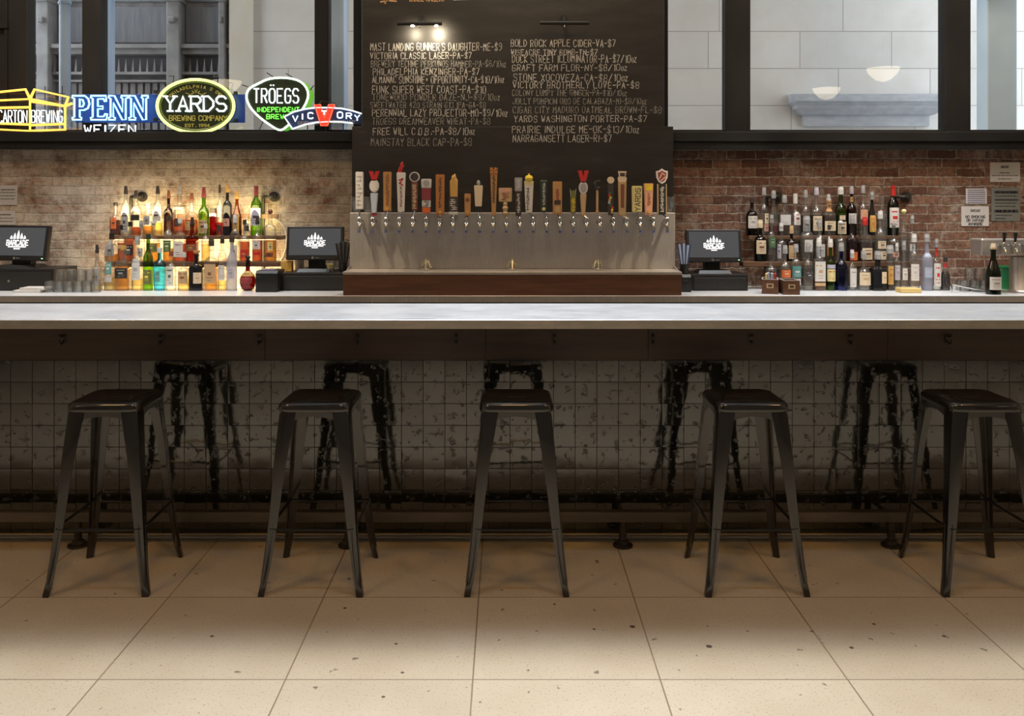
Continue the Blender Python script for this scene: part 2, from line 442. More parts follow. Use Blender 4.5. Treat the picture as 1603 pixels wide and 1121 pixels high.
def board_material():
    m, nt, b = nodemat('chalkboard paint')
    g = N(nt, 'ShaderNodeNewGeometry'); mp = N(nt, 'ShaderNodeMapping'); mp.inputs['Scale'].default_value = (1.0, 1, 5)
    nt.links.new(g.outputs['Position'], mp.inputs['Vector'])
    n = noise_n(nt, mp.outputs[0], 2.5, 8, .68)
    c = ramp(nt, n.outputs['Fac'], [(.42, (.014, .013, .011)), (.62, (.023, .021, .019)), (.80, (.060, .056, .05))])
    nt.links.new(c.outputs['Color'], b.inputs['Base Color']); b.inputs['Roughness'].default_value = .48
    b.inputs['Specular IOR Level'].default_value = .4
    return m

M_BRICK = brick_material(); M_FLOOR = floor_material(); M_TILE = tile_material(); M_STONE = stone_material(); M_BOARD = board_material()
M_ZINC = metal_material('zinc bar top', (.50, .54, .60), .34, (2.5, 22, 22), .30, (.66, .70, .76), metal=.35)
M_ZEDGE = metal_material('aged zinc edge', (.50, .45, .38), .38, (3, 25, 25), .12, (.40, .36, .31))
M_STEEL = metal_material('brushed steel', (.54, .51, .475), .36, (40, 40, 2), .14, (.45, .42, .39), metal=.66)
M_CHROME = mat('polished chrome', (.78, .77, .74), .12, 1.0)
M_WOODDK = wood_material('dark walnut board', (.040, .022, .014), (.075, .040, .024), .45)
M_WOODBOX = wood_material('stained box wood', (.085, .037, .020), (.150, .070, .036), .5)
M_SHELFW = wood_material('shelf plank wood', (.10, .05, .025), (.19, .10, .05), .55)
M_BLACK = mat('black paint', (.016, .015, .014), .45)
M_FRAME = mat('black steel frame', (.009, .009, .010), .6, spec=.25, noise=(4, (.016, .016, .0155), (1, 1, .4)))
M_STOOL = mat('black gunmetal enamel', (.012, .011, .0105), .20, 0.45, noise=(3, (.022, .019, .016), (1, 1, 1)), coat=1.0)
M_RAIL = mat('worn steel rail', (.10, .085, .07), .42, .7, noise=(6, (.16, .135, .11), (.4, 2, 2)))
M_IRON = mat('black iron pipe', (.045, .040, .036), .42, .7, noise=(20, (.09, .08, .07), (1, 1, 1)))
M_GROUT = mat('dark grout', (.030, .028, .024), .85)
M_RUBBER = mat('black plastic', (.012, .012, .013), .4)
M_WHITE = mat('white plastic', (.72, .71, .69), .4)
M_PAPER = mat('white paper', (.66, .64, .62), .8)
M_INK = mat('dark print', (.05, .05, .055), .7)
M_FAINT = mat('faint chalk marks', (.42, .40, .36), .95, noise=(60, (.14, .135, .12), (1, 1, 1)))
M_CHALK = mat('chalk marks', (.62, .59, .54), .95, noise=(60, (.32, .30, .27), (1, 1, 1)))
M_PLASTER = mat('painted plaster', (.30, .27, .24), .8)
M_PANE = glass('window glass', (.96, .975, .975), (.96, .975, .975), 1.0, 0, 0.0)
M_GLASS = glass('clear tumbler glass', (.99, .995, .995), (.50, .55, .57), 3.2, .035, .06)
# ================================================================== THE SETTING
RX = 5.6; WALL_Y = 6.5; CEIL = 11.6
struct('floor', box(NB(), -RX - .2, RX + .2, -5.2, 6.9, -.1, 0), M_FLOOR)
struct('ceiling', box(NB(), -RX - .2, RX + .2, -5.2, 6.9, CEIL, CEIL + .1), M_PLASTER)
struct('wall_left', box(NB(), -RX - .2, -RX, -5.0, 6.8, 0, CEIL), M_PLASTER)
struct('wall_right', box(NB(), RX, RX + .2, -5.0, 6.8, 0, CEIL), M_PLASTER)
struct('wall_rear', box(NB(), -RX - .2, RX + .2, -5.2, -5.0, 0, CEIL), M_PLASTER)
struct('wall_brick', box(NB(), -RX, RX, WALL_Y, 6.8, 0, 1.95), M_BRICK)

BX0, BX1 = PX(551, 6.3), PX(1054, 6.3)          # lower chalkboard edges
LEDGE_F = 6.35
for i, (xa, xb) in enumerate(((-RX, BX0 - .003), (BX1 + .003, RX))):
    bm = NB()
    box(bm, xa, xb, LEDGE_F, LEDGE_F + .018, PZ(234, LEDGE_F), PZ(206, LEDGE_F), .003)
    box(bm, xa, xb, LEDGE_F + .018, 6.80, 1.952, 1.99)
    box(bm, xa, xb, LEDGE_F - .02, LEDGE_F, PZ(221, LEDGE_F), PZ(219, LEDGE_F))
    struct('trim_%d' % (i + 1), bm, M_FRAME)

# tall street windows: steel mullions and panes
FY0, FY1 = 6.60, 6.72
WD = 6.62
bars = [(-40, 43, .03), (128, 158, 0), (492, 514, 0), (553, 566, 0), (1040, 1046, 0), (1136, 1175, 0), (1480, 1520, 0), (1660, 1700, 0)]
edges = [(PX(a, FY0), PX(b, FY0)) for a, b, _ in bars]
WTOP = 11.2
for k, (a, b) in enumerate(edges):
    bm = NB(); box(bm, a, b, FY0, FY1, 1.99, WTOP, .006)
    if k == 0:
        box(bm, PX(7, 6.58), PX(11, 6.58), 6.58, 6.60, 1.99, WTOP); box(bm, a, PX(12, 6.58), 6.57, 6.60, PZ(44, 6.58), PZ(34, 6.58))
    struct('trim_%d' % (k + 3), bm, M_FRAME)
wn = 0
for k in range(len(edges) - 1):
    a, b = edges[k][1], edges[k + 1][0]
    if k == 3: continue                                     # behind the chalkboard
    wn += 1
    bm = NB()
    box(bm, a, b, FY0 + .02, FY1, 1.99, PZ(203, FY0 + .02), .004)
    for z in (3.62, 5.6, 8.4, WTOP - .06): box(bm, a, b, FY0 + .02, FY1, z, z + .06)
    fr = struct('window_%d' % wn, bm, M_FRAME)
    bm = NB(); box(bm, a, b, 6.655, 6.661, 2.0, WTOP - .05)
    obj('pane', bm, M_PANE, parent=fr)['kind'] = 'structure'
struct('wall_above', box(NB(), -RX, RX, 6.6, 6.8, WTOP, CEIL), M_PLASTER)
struct('wall_corner_left', box(NB(), -RX, edges[0][0], 6.6, 6.8, 1.99, WTOP), M_PLASTER)
struct('wall_corner_right', box(NB(), edges[-1][1], RX, 6.6, 6.8, 1.99, WTOP), M_PLASTER)

# ------------------------------------------------------------------ the street outside
SY = 9.0
struct('street_pavement', box(NB(), -9, 9, 6.9, 14, -.1, 0), mat('grey street paving', (.20, .20, .20), .9))
sb = empty('stone_building', (1.6, SY, 0), 'pale grey ashlar stone building seen through the windows right of the blackboard', 'building')
xs0 = PX(361, SY)
obj('wall', box(NB(), xs0, 9, SY, SY + 1.5, 0, 6.0), M_STONE, parent=sb)
bm = NB(); box(bm, xs0, PX(397, SY), SY - .05, SY, 0, 6.0)
obj('corner_pier', bm, mat('warm buff stone', (.62, .56, .46), .9, noise=(3, (.66, .62, .56), (1, 1, .8))), parent=sb)
M_CORN = mat('grey weathered stone', (.50, .53, .58), .9, noise=(9, (.40, .43, .48), (1, 1, 2.5)))
def cornice():
    prof = [(0, 148, 1232, 1476), (.22, 151, 1232, 1476), (.22, 162, 1235, 1473), (.16, 168, 1240, 1470), (.15, 172, 1241, 1469), (.09, 180, 1250, 1458), (.04, 182, 1256, 1452), (.04, 198, 1256, 1452), (0, 198, 1256, 1452)]
    bm = NB(); rings = []
    for dep, py, xa, xb in prof:
        d = SY; z = PZ(py, d); a, b = PX(xa, d), PX(xb, d)
        rings.append([(a, d - dep, z), (b, d - dep, z), (b, d + .05, z), (a, d + .05, z)])
    return ring_loft(bm, rings)
obj('cornice', cornice(), M_CORN, parent=sb)
ib = empty('iron_storefront', (-4, SY, 0), 'dark grey panelled building with spiked railing seen through the left windows', 'building')
M_IB = mat('weathered grey paint', (.15, .15, .165), .8, noise=(9, (.24, .23, .235), (1, 1, .5)))
M_IBD = mat('dark slate panel', (.13, .14, .165), .8, noise=(5, (.18, .185, .20), (8, 1, .6)))
M_IBL = mat('light grey moulding', (.27, .265, .265), .8, noise=(6, (.19, .185, .19), (1, 1, 1)))
IY = 9.15
obj('wall', box(NB(), -8, xs0 - .01, IY, IY + 1.2, 0, 6.0), M_IB, parent=ib)
bm = NB()
for xa, xb in ((-40, 20), (42, 72), (105, 270), (292, 352)):
    for py0, py1 in ((12, 68), (-50, 4)):
        box(bm, PX(xa, IY), PX(xb, IY), IY - .03, IY, PZ(py1, IY), PZ(py0, IY), .008)
obj('panel', bm, M_IBD, parent=ib)
bm = NB()
for y0, y1, dp in ((73, 79, .16), (79, 87, .10), (115, 119, .12), (127, 130, .10)):
    box(bm, -8, xs0 - .01, IY - dp, IY, PZ(y1, IY), PZ(y0, IY))
obj('ledge', bm, M_IBL, parent=ib)
for xa, xb in ((72, 90), (271, 291), (351, 361)):
    bm = NB(); a, b = PX(xa, IY), min(PX(xb, IY), xs0 - .03)
    box(bm, a, b, IY - .19, IY, 0, 6.0, .01); box(bm, a - .01, b + .01, IY - .23, IY, PZ(9, IY), PZ(3, IY), .01)
    box(bm, a + .03, b - .03, IY - .24, IY, PZ(42, IY), PZ(33, IY), .012)
    obj('pilaster', bm, M_IBL, parent=ib)
bm = NB()
x = -6.0
while x < xs0 - .05:
    ring_loft(bm, [[(x - .014, IY - .11, PZ(116, IY)), (x + .014, IY - .11, PZ(116, IY)), (x + .014, IY - .09, PZ(116, IY)), (x - .014, IY - .09, PZ(116, IY))],
                   [(x - .002, IY - .101, PZ(95, IY)), (x + .002, IY - .101, PZ(95, IY)), (x + .002, IY - .099, PZ(95, IY)), (x - .002, IY - .099, PZ(95, IY))]])
    x += .072
obj('railing_spikes', bm, M_IB, parent=ib)['kind'] = 'stuff'
bm = NB(); box(bm, -8, xs0 - .02, IY - .01, IY, PZ(115, IY), PZ(88, IY))
obj('transom', bm, mat('dark recess paint', (.06, .06, .075), .8), parent=ib)
bm = NB()
x = -6.0
while x < xs0 - .07:
    box(bm, x, x + .05, IY - .03, IY, 1.2, PZ(131, IY)); x += .075
obj('shutter', bm, M_IB, parent=ib)
# painted street columns just outside the glass
M_BLUE = mat('pale blue painted steel', (.36, .46, .60), .55, noise=(5, (.28, .37, .50), (2, 2, .3)))
for (xa, xb, d, lab, band) in ((89, 106, 7.3, 'round pale blue column outside, left of the wide dark mullion above the blue sign', True), (157, 166, 7.3, 'slim blue pole outside, hugging the dark mullion over the blue sign', False),
                     (513, 539, 7.3, 'blue grey column outside the glass just left of the blackboard', False), (1546, 1593, 7.3, 'broad bright blue column outside the far right window', False)):
    a, b = PX(xa, d), PX(xb, d)
    bm = NB()
    if band:
        r = (b - a) / 2; lathe(bm, [(r, 0), (r, PZ(6, d)), (r * 1.18, PZ(5, d)), (r * 1.18, PZ(1, d)), (r, PZ(0, d)), (r, 6)], (a + b) / 2, d + r, n=24)
    else: box(bm, a, b, d, d + .18, 0, 6, .012)
    tag(obj('street_post', bm, M_BLUE if xa != 1546 else mat('sky blue painted steel', (.56, .68, .78), .5, noise=(4, (.50, .62, .72), (1, 1, 1))), loc=((a + b) / 2, d, 0), smooth=band), lab, 'post', 'painted posts outside the windows')

# ================================================================== BAR FRONT
TW = .1015
TY = 4.193
bar = empty('bar_counter', (0, TY, 0), 'long bar counter faced in glossy black tile with a zinc top', 'bar')
rnd = random.Random(3)
bm = NB(); bx0, bx1 = -3.75, 3.75
box(bm, bx0, bx1, TY + .004, 4.30, 0, 1.03)
obj('bar_wall', bm, M_GROUT, parent=bar)
bm = NB()
ph = PX(628.4, TY)
k0 = int((bx0 - ph) / TW) + 1
zt = PZ(598, TY)
for i in range(k0, int((bx1 - ph) / TW)):
    for j in range(-3, 9):
        x0 = ph + i * TW + .0014; x1 = ph + (i + 1) * TW - .0014
        z1 = zt - j * TW - .0014; z0 = z1 - TW + .0028
        z0 = max(z0, 0.0); z1 = min(z1, .85)
        if z1 - z0 < .01: continue
        ax, az = rnd.gauss(0, .008), rnd.gauss(0, .008); o = rnd.uniform(0, .001)
        nx = 4; cx, cz = (x0 + x1) / 2, (z0 + z1) / 2
        grid = []
        for a in range(nx + 1):
            row = []
            for c in range(nx + 1):
                x = x0 + (x1 - x0) * a / nx; z = z0 + (z1 - z0) * c / nx
                e = 1 if a in (0, nx) or c in (0, nx) else 0
                row.append(bm.verts.new((x, TY - o + (x - cx) * ax + (z - cz) * az + e * .00035, z)))
            grid.append(row)
        for a in range(nx):
            for c in range(nx):
                bm.faces.new([grid[a][c], grid[a + 1][c], grid[a + 1][c + 1], grid[a][c + 1]])
obj('tile_facing', bm, M_TILE, parent=bar, smooth=True)
bm = NB()
AY = 4.165
segs = [bx0, PX(415, AY), PX(760.5, AY), PX(1015, AY), PX(1390, AY), bx1]
for a, b in zip(segs, segs[1:]): box(bm, a + .0008, b - .0008, AY, TY + .05, PZ(563.5, AY), 1.031, .002)
obj('apron_board', bm, M_WOODDK, parent=bar)
BF, BT = 3.73, 1.067
bm = NB(); box(bm, bx0, bx1, BF + .006, 4.345, BT - .036, BT, .004)
obj('bar_top', bm, M_ZINC, parent=bar)
bm = NB()
box(bm, bx0, PX(868, BF), BF, BF + .006, BT - .037, BT - .0015); box(bm, PX(868.6, BF), bx1, BF, BF + .006, BT - .037, BT - .0015)
obj('edge_band', bm, M_ZEDGE, parent=bar)
for k in range(0, 10):
    px = 100 + 153.6 * k; x = PX(px, AY)
    hk = empty('purse_hook', (x, AY, PZ(530, AY)), 'small dark coat hook under the bar edge, %s' % ('above the foot rail' if k < 0 else ['left of the first stool', 'right of the first stool', 'left of the second stool', 'right of the second stool', 'left of the middle stool', 'right of the middle stool', 'left of the fourth stool', 'over the fourth stool', 'left of the fifth stool', 'above the fifth stool', 'at the far right'][k]), 'hook', 'coat hooks under the bar')
    bm = NB(); z = PZ(530, AY); box(bm, x - .009, x + .009, AY - .004, AY, z - .022, z + .022, .002)
    obj('back_plate', bm, M_IRON, parent=hk)
    bm = NB(); tube(bm, [(x, AY - .003, z + .012), (x, AY - .030, z + .014), (x, AY - .045, z + .024)], .0045, 6); tube(bm, [(x, AY - .003, z - .008), (x, AY - .022, z - .022), (x, AY - .036, z - .018), (x, AY - .042, z - .004)], .0045, 6)
    obj('prong', bm, M_IRON, parent=hk)

struct('baseboard_bar', box(NB(), -3.75, 3.75, 4.150, 4.191, 0, .010, .002), mat('pale stone curb', (.60, .53, .42), .6))
fr = empty('foot_rail', (0, 4.04, 0), 'long flat steel foot rail on short posts along the bar base', 'foot rail')
bm = NB(); box(bm, bx0, bx1, 4.04, 4.085, .114, .160, .004); obj('rail', bm, M_RAIL, parent=fr)
for px in (-225, 122, 545, 975, 1395, 1820):
    d = 4.0625; x = PX(px, d)
    bm = NB(); cyl(bm, (x, d, .008), (x, d, .116), .017, n=14); obj('post', bm, M_IRON, parent=fr, smooth=True)
    bm = NB(); lathe(bm, [(.045, 0), (.045, .008), (.028, .014), (.024, .028), (.018, .030)], x, d, n=18); obj('post_flange', bm, M_IRON, parent=fr, smooth=True)
    bm = NB(); cyl(bm, (x, 4.085, .137), (x, 4.1915, .137), .010, n=8); obj('wall_bracket', bm, M_IRON, parent=fr)

# ================================================================== BACK COUNTER
CF, CT = 5.828, .95
bc = empty('back_counter', (0, CF, 0), 'stainless steel back counter running under the brick wall', 'counter')
bm = NB(); box(bm, -4.4, 4.4, CF - .006, CF, CT - .042, CT - .001, .002); obj('edge_band', bm, M_STEEL, parent=bc)
bm = NB(); box(bm, -4.4, 4.4, CF, WALL_Y - .004, CT - .040, CT, .002); obj('counter_top', bm, metal_material('stainless with painted light', (.74, .77, .80), .30, (3, 20, 20), .06, (.80, .83, .87), metal=.15), parent=bc)  # top painted paler and bluer than its edge, imitating light on it
bm = NB()
for k in range(10): box(bm, -4.4 + k * .88 + .003, -4.4 + (k + 1) * .88 - .003, CF + .04, WALL_Y - .03, 0, CT - .042)
obj('cabinet', bm, M_BLACK, parent=bc)

# ================================================================== STOOLS
def rr_ring(h, r, z, n=6):
    pts = []
    for cx, cy, a0 in ((h - r, h - r, 0), (-h + r, h - r, PI / 2), (-h + r, -h + r, PI), (h - r, -h + r, 3 * PI / 2)):
        for i in range(n + 1):
            a = a0 + PI / 2 * i / n; pts.append((cx + r * math.cos(a), cy + r * math.sin(a), z))
    return pts
def seat_bm():
    bm = NB()
    prof = [(.1425, .04, .716), (.1485, .046, .716), (.1500, .046, .721), (.1498, .046, .727), (.1485, .045, .735), (.1455, .044, .7425), (.1405, .042, .7482), (.1340, .040, .7505), (.126, .038, .7500), (.112, .032, .7465), (.06, .02, .7435), (.02, .01, .743)]
    rings = [rr_ring(h, r, z) for h, r, z in prof]
    inner = [rr_ring(.1425, .04, .716), rr_ring(.1425, .04, .738), rr_ring(.02, .01, .738)]
    ring_loft(bm, rings, cap0=False); ring_loft(bm, inner, cap0=False)
    bmesh.ops.remove_doubles(bm, verts=bm.verts[:], dist=1e-5)
    return bm
LV = [(.735, .136, .066), (.70, .1415, .066), (.62, .149, .060), (.526, .158, .052), (.40, .1665, .044), (.275, .176, .038), (.18, .184, .033), (.11, .191, .029), (.05, .200, .027), (.012, .2075, .026), (0, .2085, .026)]
def leg_bm(sx, sy):
    bm = NB(); t = .0032; rings = []
    for z, h, wd in LV:
        c = .009 if z > .05 else .006
        sec = [(wd, 0), (c, 0), (c * .3, c * .3), (0, c), (0, wd), (t, wd), (t, c), (c, t), (wd, t)]
        if z <= .05: sec = [(wd, 0), (c, 0), (c * .3, c * .3), (0, c), (0, wd), (wd * .45, wd), (wd * .75, wd * .75), (wd, wd * .5), (wd, wd * .25)]
        rings.append([(sx * (h - u), sy * (h - v), z) for u, v in sec])
    ring_loft(bm, rings)
    # pressed stiffening ribs low on both outer faces
    for ax in (0, 1):
        pts = []
        for z, h, wd in LV[5:9]:
            a = (h - wd * .52); o = h + .0005
            pts.append((sx * o, sy * a, z) if ax == 0 else (sx * a, sy * o, z))
        tube(bm, pts, [.002, .0045, .0045, .002], 6)
    return bm
def apron_bm(ax, s):
    bm = NB(); h = .1385; n = 10; t = .003
    out = [(-h, .735), (h, .735)] + [(h - .06 - (2 * h - .12) * i / n, .682 + .014 * math.sin(PI * i / n) ) for i in range(n + 1)]
    out = [(-h, .735), (h, .735), (h, .665), (h - .055, .668)] + out[2:] + [(-h + .055, .668), (-h, .665)]
    prism(bm, out, s * (h - t), s * h)
    if ax: bmesh.ops.rotate(bm, verts=bm.verts[:], cent=(0, 0, 0), matrix=Matrix.Rotation(PI / 2, 3, 'Z'))
    return bm
def stretch_bm(ax, s):
    bm = NB(); h = .1725; z = .258 if ax == 0 else .262
    tube(bm, [(-h + .005, s * h, z), (-h + .04, s * h, z - .004), (h - .04, s * h, z - .004), (h - .005, s * h, z)], .0062, 8)
    if ax: bmesh.ops.rotate(bm, verts=bm.verts[:], cent=(0, 0, 0), matrix=Matrix.Rotation(PI / 2, 3, 'Z'))
    return bm
STOOLS = [(-1.625, 'black metal bar stool at the far left of the row', .02), (-.772, 'black metal bar stool, second from the left end of the row', -.01), (.040, 'black metal bar stool in the middle of the row, below the taps', 0),
          (.989, 'black metal bar stool, second from the right end of the row', .01), (1.928, 'black metal bar stool at the far right, cut by the photo edge', 0)]
SG = 'black metal stools lined up at the bar'
parts = None
for i, (x, lab, rz) in enumerate(STOOLS):
    e = empty('bar_stool', (x, 3.74, 0), lab, 'stool', SG, rz)
    if parts is None:
        parts = [obj('seat', seat_bm(), M_STOOL, parent=e, local=True, smooth=True)]
        bm = NB(); ring_loft(bm, [[(cx, cy, z) for cx, cy, z in [(max(-.03, min(.03, a)) + .009 * math.cos(t), .009 * math.sin(t), z) for a, t in [(.03 if math.cos(2 * PI * k / 16) > 0 else -.03, 2 * PI * k / 16) for k in range(16)]]] for z in (.7425, .7442)])
        slot = obj('handle_slot', bm, mat('slot shadow', (.006, .006, .006), .6), parent=parts[0], local=True)
        for sx in (-1, 1):
            for sy in (-1, 1): parts.append(obj('leg', leg_bm(sx, sy), M_STOOL, parent=e, local=True, smooth=True))
        for ax in (0, 1):
            for s in (-1, 1):
                parts.append(obj('seat_apron', apron_bm(ax, s), M_STOOL, parent=e, local=True))
                parts.append(obj('stretcher', stretch_bm(ax, s), M_STOOL, parent=e, local=True, smooth=True))
    else:
        for p in parts:
            c = p.copy(); COL.objects.link(c); c.parent = e
            for ch in p.children:
                g = ch.copy(); COL.objects.link(g); g.parent = c
# ================================================================== CHALKBOARD
BD = 6.30
cbz = PZ(340, BD)
cb = empty('chalkboard', ((BX0 + BX1) / 2, BD, cbz), 'tall black chalkboard with the handwritten beer list above the taps', 'chalkboard')
bm = NB()
box(bm, BX0, BX1, BD, 6.499, 1.40, PZ(198, BD), .003); box(bm, PX(567, BD), PX(1040, BD), BD, 6.58, PZ(198.2, BD), 3.4, .003)
obj('board', bm, M_BOARD, parent=cb)
LEFT = [("MAST LANDING GUNNER'S DAUGHTER-ME-$9", 580, 785, 65, 79, 1), ("VICTORIA CLASSIC LAGER-PA-$7", 580, 738, 80, 92, .9), ("BREWERY TECHNE PERKUNOS HAMMER-PA-$8/10oz", 581, 791, 93, 105, .7),
        ("PHILADELPHIA KENZINGER-PA-$7", 584, 750, 105, 117, .8), ("ALMANAC SUNSHINE+ OPPORTUNITY-CA-$10/10oz", 583, 788, 117, 130, .9), ("FUNK SUPER WEST COAST-PA-$10", 583, 760, 132, 146, .85),
        ("TONEWOOD POWDER DAZE-NJ-$9/10oz", 583, 781, 145, 157, .7), ("SWEETWATER 420 STRAIN G13 IPA-GA-$8", 580, 760, 158, 169, .6), ("PERENNIAL LAZY PROJECTOR-MO-$9/10oz", 583, 793, 169, 182, .9),
        ("TROEGS DREAMWEAVER WHEAT-PA-$8", 583, 767, 183, 195, .65), ("FREE WILL C.O.B.-PA-$8/10oz", 584, 742, 198, 211, .85), ("MAINSTAY BLACK CAP-PA-$8", 581, 738, 214, 228, .7)]
RIGHT = [("BOLD ROCK APPLE CIDER-VA-$7", 800, 963, 60, 73, .85), ("WISEACRE TINY BOMB-TN-$7", 800, 935, 76, 86, .9), ("DOCK STREET ILLUMINATOR-PA-$7/10oz", 802, 995, 84, 98, .75), ("GRAFT FARM FLOR-NY-$8/10oz", 802, 980, 99, 111, .8),
         ("STONE XOCOVEZA-CA-$8/10oz", 804, 981, 114, 127, .85), ("VICTORY BROTHERLY LOVE-PA-$8", 803, 1000, 126, 138, 1), ("COLONY LUMPY THE GINGER-PA-$10/10oz", 802, 980, 139, 150, .5),
         ("JOLLY PUMPKIN ORO DE CALABAZA-MI-$8/10oz", 803, 1011, 152, 163, .5), ("CIGAR CITY MADURO OATMEAL BROWN-FL-$8", 803, 1035, 165, 177, .7), ("YARDS WASHINGTON PORTER-PA-$7", 805, 1012, 179, 191, .8),
         ("PRAIRIE INDULGE ME-OK-$13/10oz", 802, 999, 195, 208, .8), ("NARRAGANSETT LAGER-RI-$7", 803, 957, 209, 222, .75)]
rnd = random.Random(5)
for lines in (LEFT, RIGHT):
    bm = NB()
    for t, xa, xb, ya, yb, v in lines:
        st = strokes(t, PX(xa, BD), PZ(yb, BD), (yb - ya) * BD / FPX * .82, PX(xb, BD) - PX(xa, BD), .26, .03, 6.2, rnd)
        ribbon(bm, st, BD - .0012, .0030 + .0016 * v, 0 if v > .72 else 1)
    obj('chalk_lettering', bm, [M_CHALK, M_FAINT], parent=cb)
bm = NB()
ribbon(bm, strokes('THREE SHEETS', PX(640, BD), PZ(2, BD), .055, PX(695, BD) - PX(640, BD), .1, 0, 5.3), BD - .0012, .007)
ribbon(bm, [[(PX(596, BD), PZ(3, BD)), (PX(608, BD), PZ(1, BD)), (PX(620, BD), PZ(2, BD))], [(PX(603, BD), PZ(5, BD)), (PX(606, BD), PZ(-3, BD))]], BD - .0012, .010)
obj('orange_lettering', bm, mat('orange chalk', (.45, .27, .12), .9), parent=cb)
bm = NB(); ribbon(bm, [[(PX(711, BD), PZ(-1, BD)), (PX(740, BD), PZ(-2, BD))]], BD - .0012, .014); obj('white_mark', bm, M_CHALK, parent=cb)

def picture_light(xa, xb, y, lit, lab):
    d = 6.17; xm = (xa + xb) / 2; z = PZ(y, d); xl = PX(xm, d)
    e = empty('picture_light', (xl, BD, z), lab, 'lamp', 'picture lights over the chalkboard')
    bm = NB(); cyl(bm, (PX(xa, d), d, z), (PX(xb, d), d, z), .013, n=12); obj('lamp_tube', bm, M_FRAME, parent=e, smooth=True)
    bm = NB(); tube(bm, [(xl, d, z), (xl, d + .06, z + .05), (xl, BD - .004, z + .05)], .006, 8); obj('arm', bm, M_FRAME, parent=e, smooth=True)
    bm = NB(); cyl(bm, (xl, BD - .012, z + .05), (xl, BD, z + .05), .028, n=16); obj('wall_plate', bm, M_FRAME, parent=e)
    bm = NB(); lathe(bm, [(.004, -.03), (.007, -.024), (.007, -.014), (.004, -.010)], xl, d, z, n=10); obj('knob', bm, M_CHROME, parent=e, smooth=True)
    if lit:
        for px, en in ((646, 5.0), (683, 9.0)):
            xx = PX(px, d); bm = NB(); lathe(bm, [(.004, -.022), (.013, -.020), (.013, -.013), (.010, -.010)], xx, d, z, n=12)
            obj('bulb', bm, emis('warm bulb', (1, .86, .62), 14), parent=e, smooth=True)
            light('picture bulb', 'SPOT', (xx, d + .01, z - .03), en, (1, .84, .60), target=(xx, BD, z - .07), size=.012, spot=math.radians(150), blend=1.0)
picture_light(622, 692, 37, True, 'black picture light, lit, at the top left of the chalkboard')
picture_light(845, 922, 36, False, 'black picture light, unlit, at the top right of the chalkboard')

# ================================================================== TAP WALL
PY = 6.10
PX0, PX1 = PX(547.5, PY), PX(1057, PY)
PZT = PZ(333, PY)
tw = empty('draft_panel', ((PX0 + PX1) / 2, 5.84, CT), 'stainless steel tap wall on a stained wooden box in the centre of the back bar', 'tap wall')
BXF = 5.84
bm = NB(); box(bm, PX(537, BXF), PX(1067, BXF), BXF, 6.30, CT, PZ(430, BXF), .004); obj('wooden_base', bm, M_WOODBOX, parent=tw)
bm = NB(); box(bm, PX(537, BXF) - .002, PX(1067, BXF) + .002, BXF - .006, PY, PZ(430, BXF), PZ(425.5, BXF), .003); 
tz = PZ(425.5, BXF)
for xx, s in ((PX(537, BXF), 1), (PX(1067, BXF), -1)):
    poly_pts = [(BXF + .1, tz), (PY, tz + .022), (PY, tz)]
    a = [bm.verts.new((xx, y, z)) for y, z in poly_pts]; b = [bm.verts.new((xx + s * .004, y, z)) for y, z in poly_pts]
    bm.faces.new(a); bm.faces.new(b[::-1])
    for q in range(3): bm.faces.new([a[q], b[q], b[(q + 1) % 3], a[(q + 1) % 3]])
obj('drip_tray', bm, M_STEEL, parent=tw)
bm = NB(); box(bm, PX0, PX1, PY, 6.299, tz, PZT, .003); obj('steel_panel', bm, M_STEEL, parent=tw)
M_DARKSLOT = mat('tray slot', (.02, .02, .02), .6)
bm = NB()
for k in range(90):
    x = PX(545, BXF) + k * (PX(1060, BXF) - PX(545, BXF)) / 90; box(bm, x, x + .012, BXF + .02, PY - .03, tz - .002, tz + .0008)
bm.free()
# star shaped glass rinsers
M_RINSE = mat('pale brass spray', (.80, .74, .55), .2, 1.0)
for px, lab in ((667, 'small star shaped glass rinser, leftmost in the drip tray'), (802, 'small star shaped glass rinser in the middle of the drip tray'), (936, 'small star shaped glass rinser, rightmost in the drip tray')):
    x = PX(px, 6.02); tz0 = tz; tz = tz0 + .0012; e = empty('glass_rinser', (x, 6.02, tz), lab, 'glass rinser', 'glass rinsers in the drip tray')
    bm = NB(); lathe(bm, [(.036, 0), (.036, .006), (.014, .010), (.012, .036), (.004, .040)], x, 6.02, tz, n=16); obj('base', bm, M_CHROME, parent=e, smooth=True)
    bm = NB()
    for k in range(8):
        a = 2 * PI * k / 8; tube(bm, [(x, 6.02, tz + .036), (x + .020 * math.cos(a), 6.02 + .020 * math.sin(a), tz + .056), (x + .040 * math.cos(a), 6.02 + .040 * math.sin(a), tz + .012)], [.006, .006, .004], 6)
    lathe(bm, [(.0, .048), (.010, .054), (.010, .070), (.0, .076)], x, 6.02, tz, n=10)
    obj('spray_arms', bm, M_RINSE, parent=e, smooth=True); tz = tz0

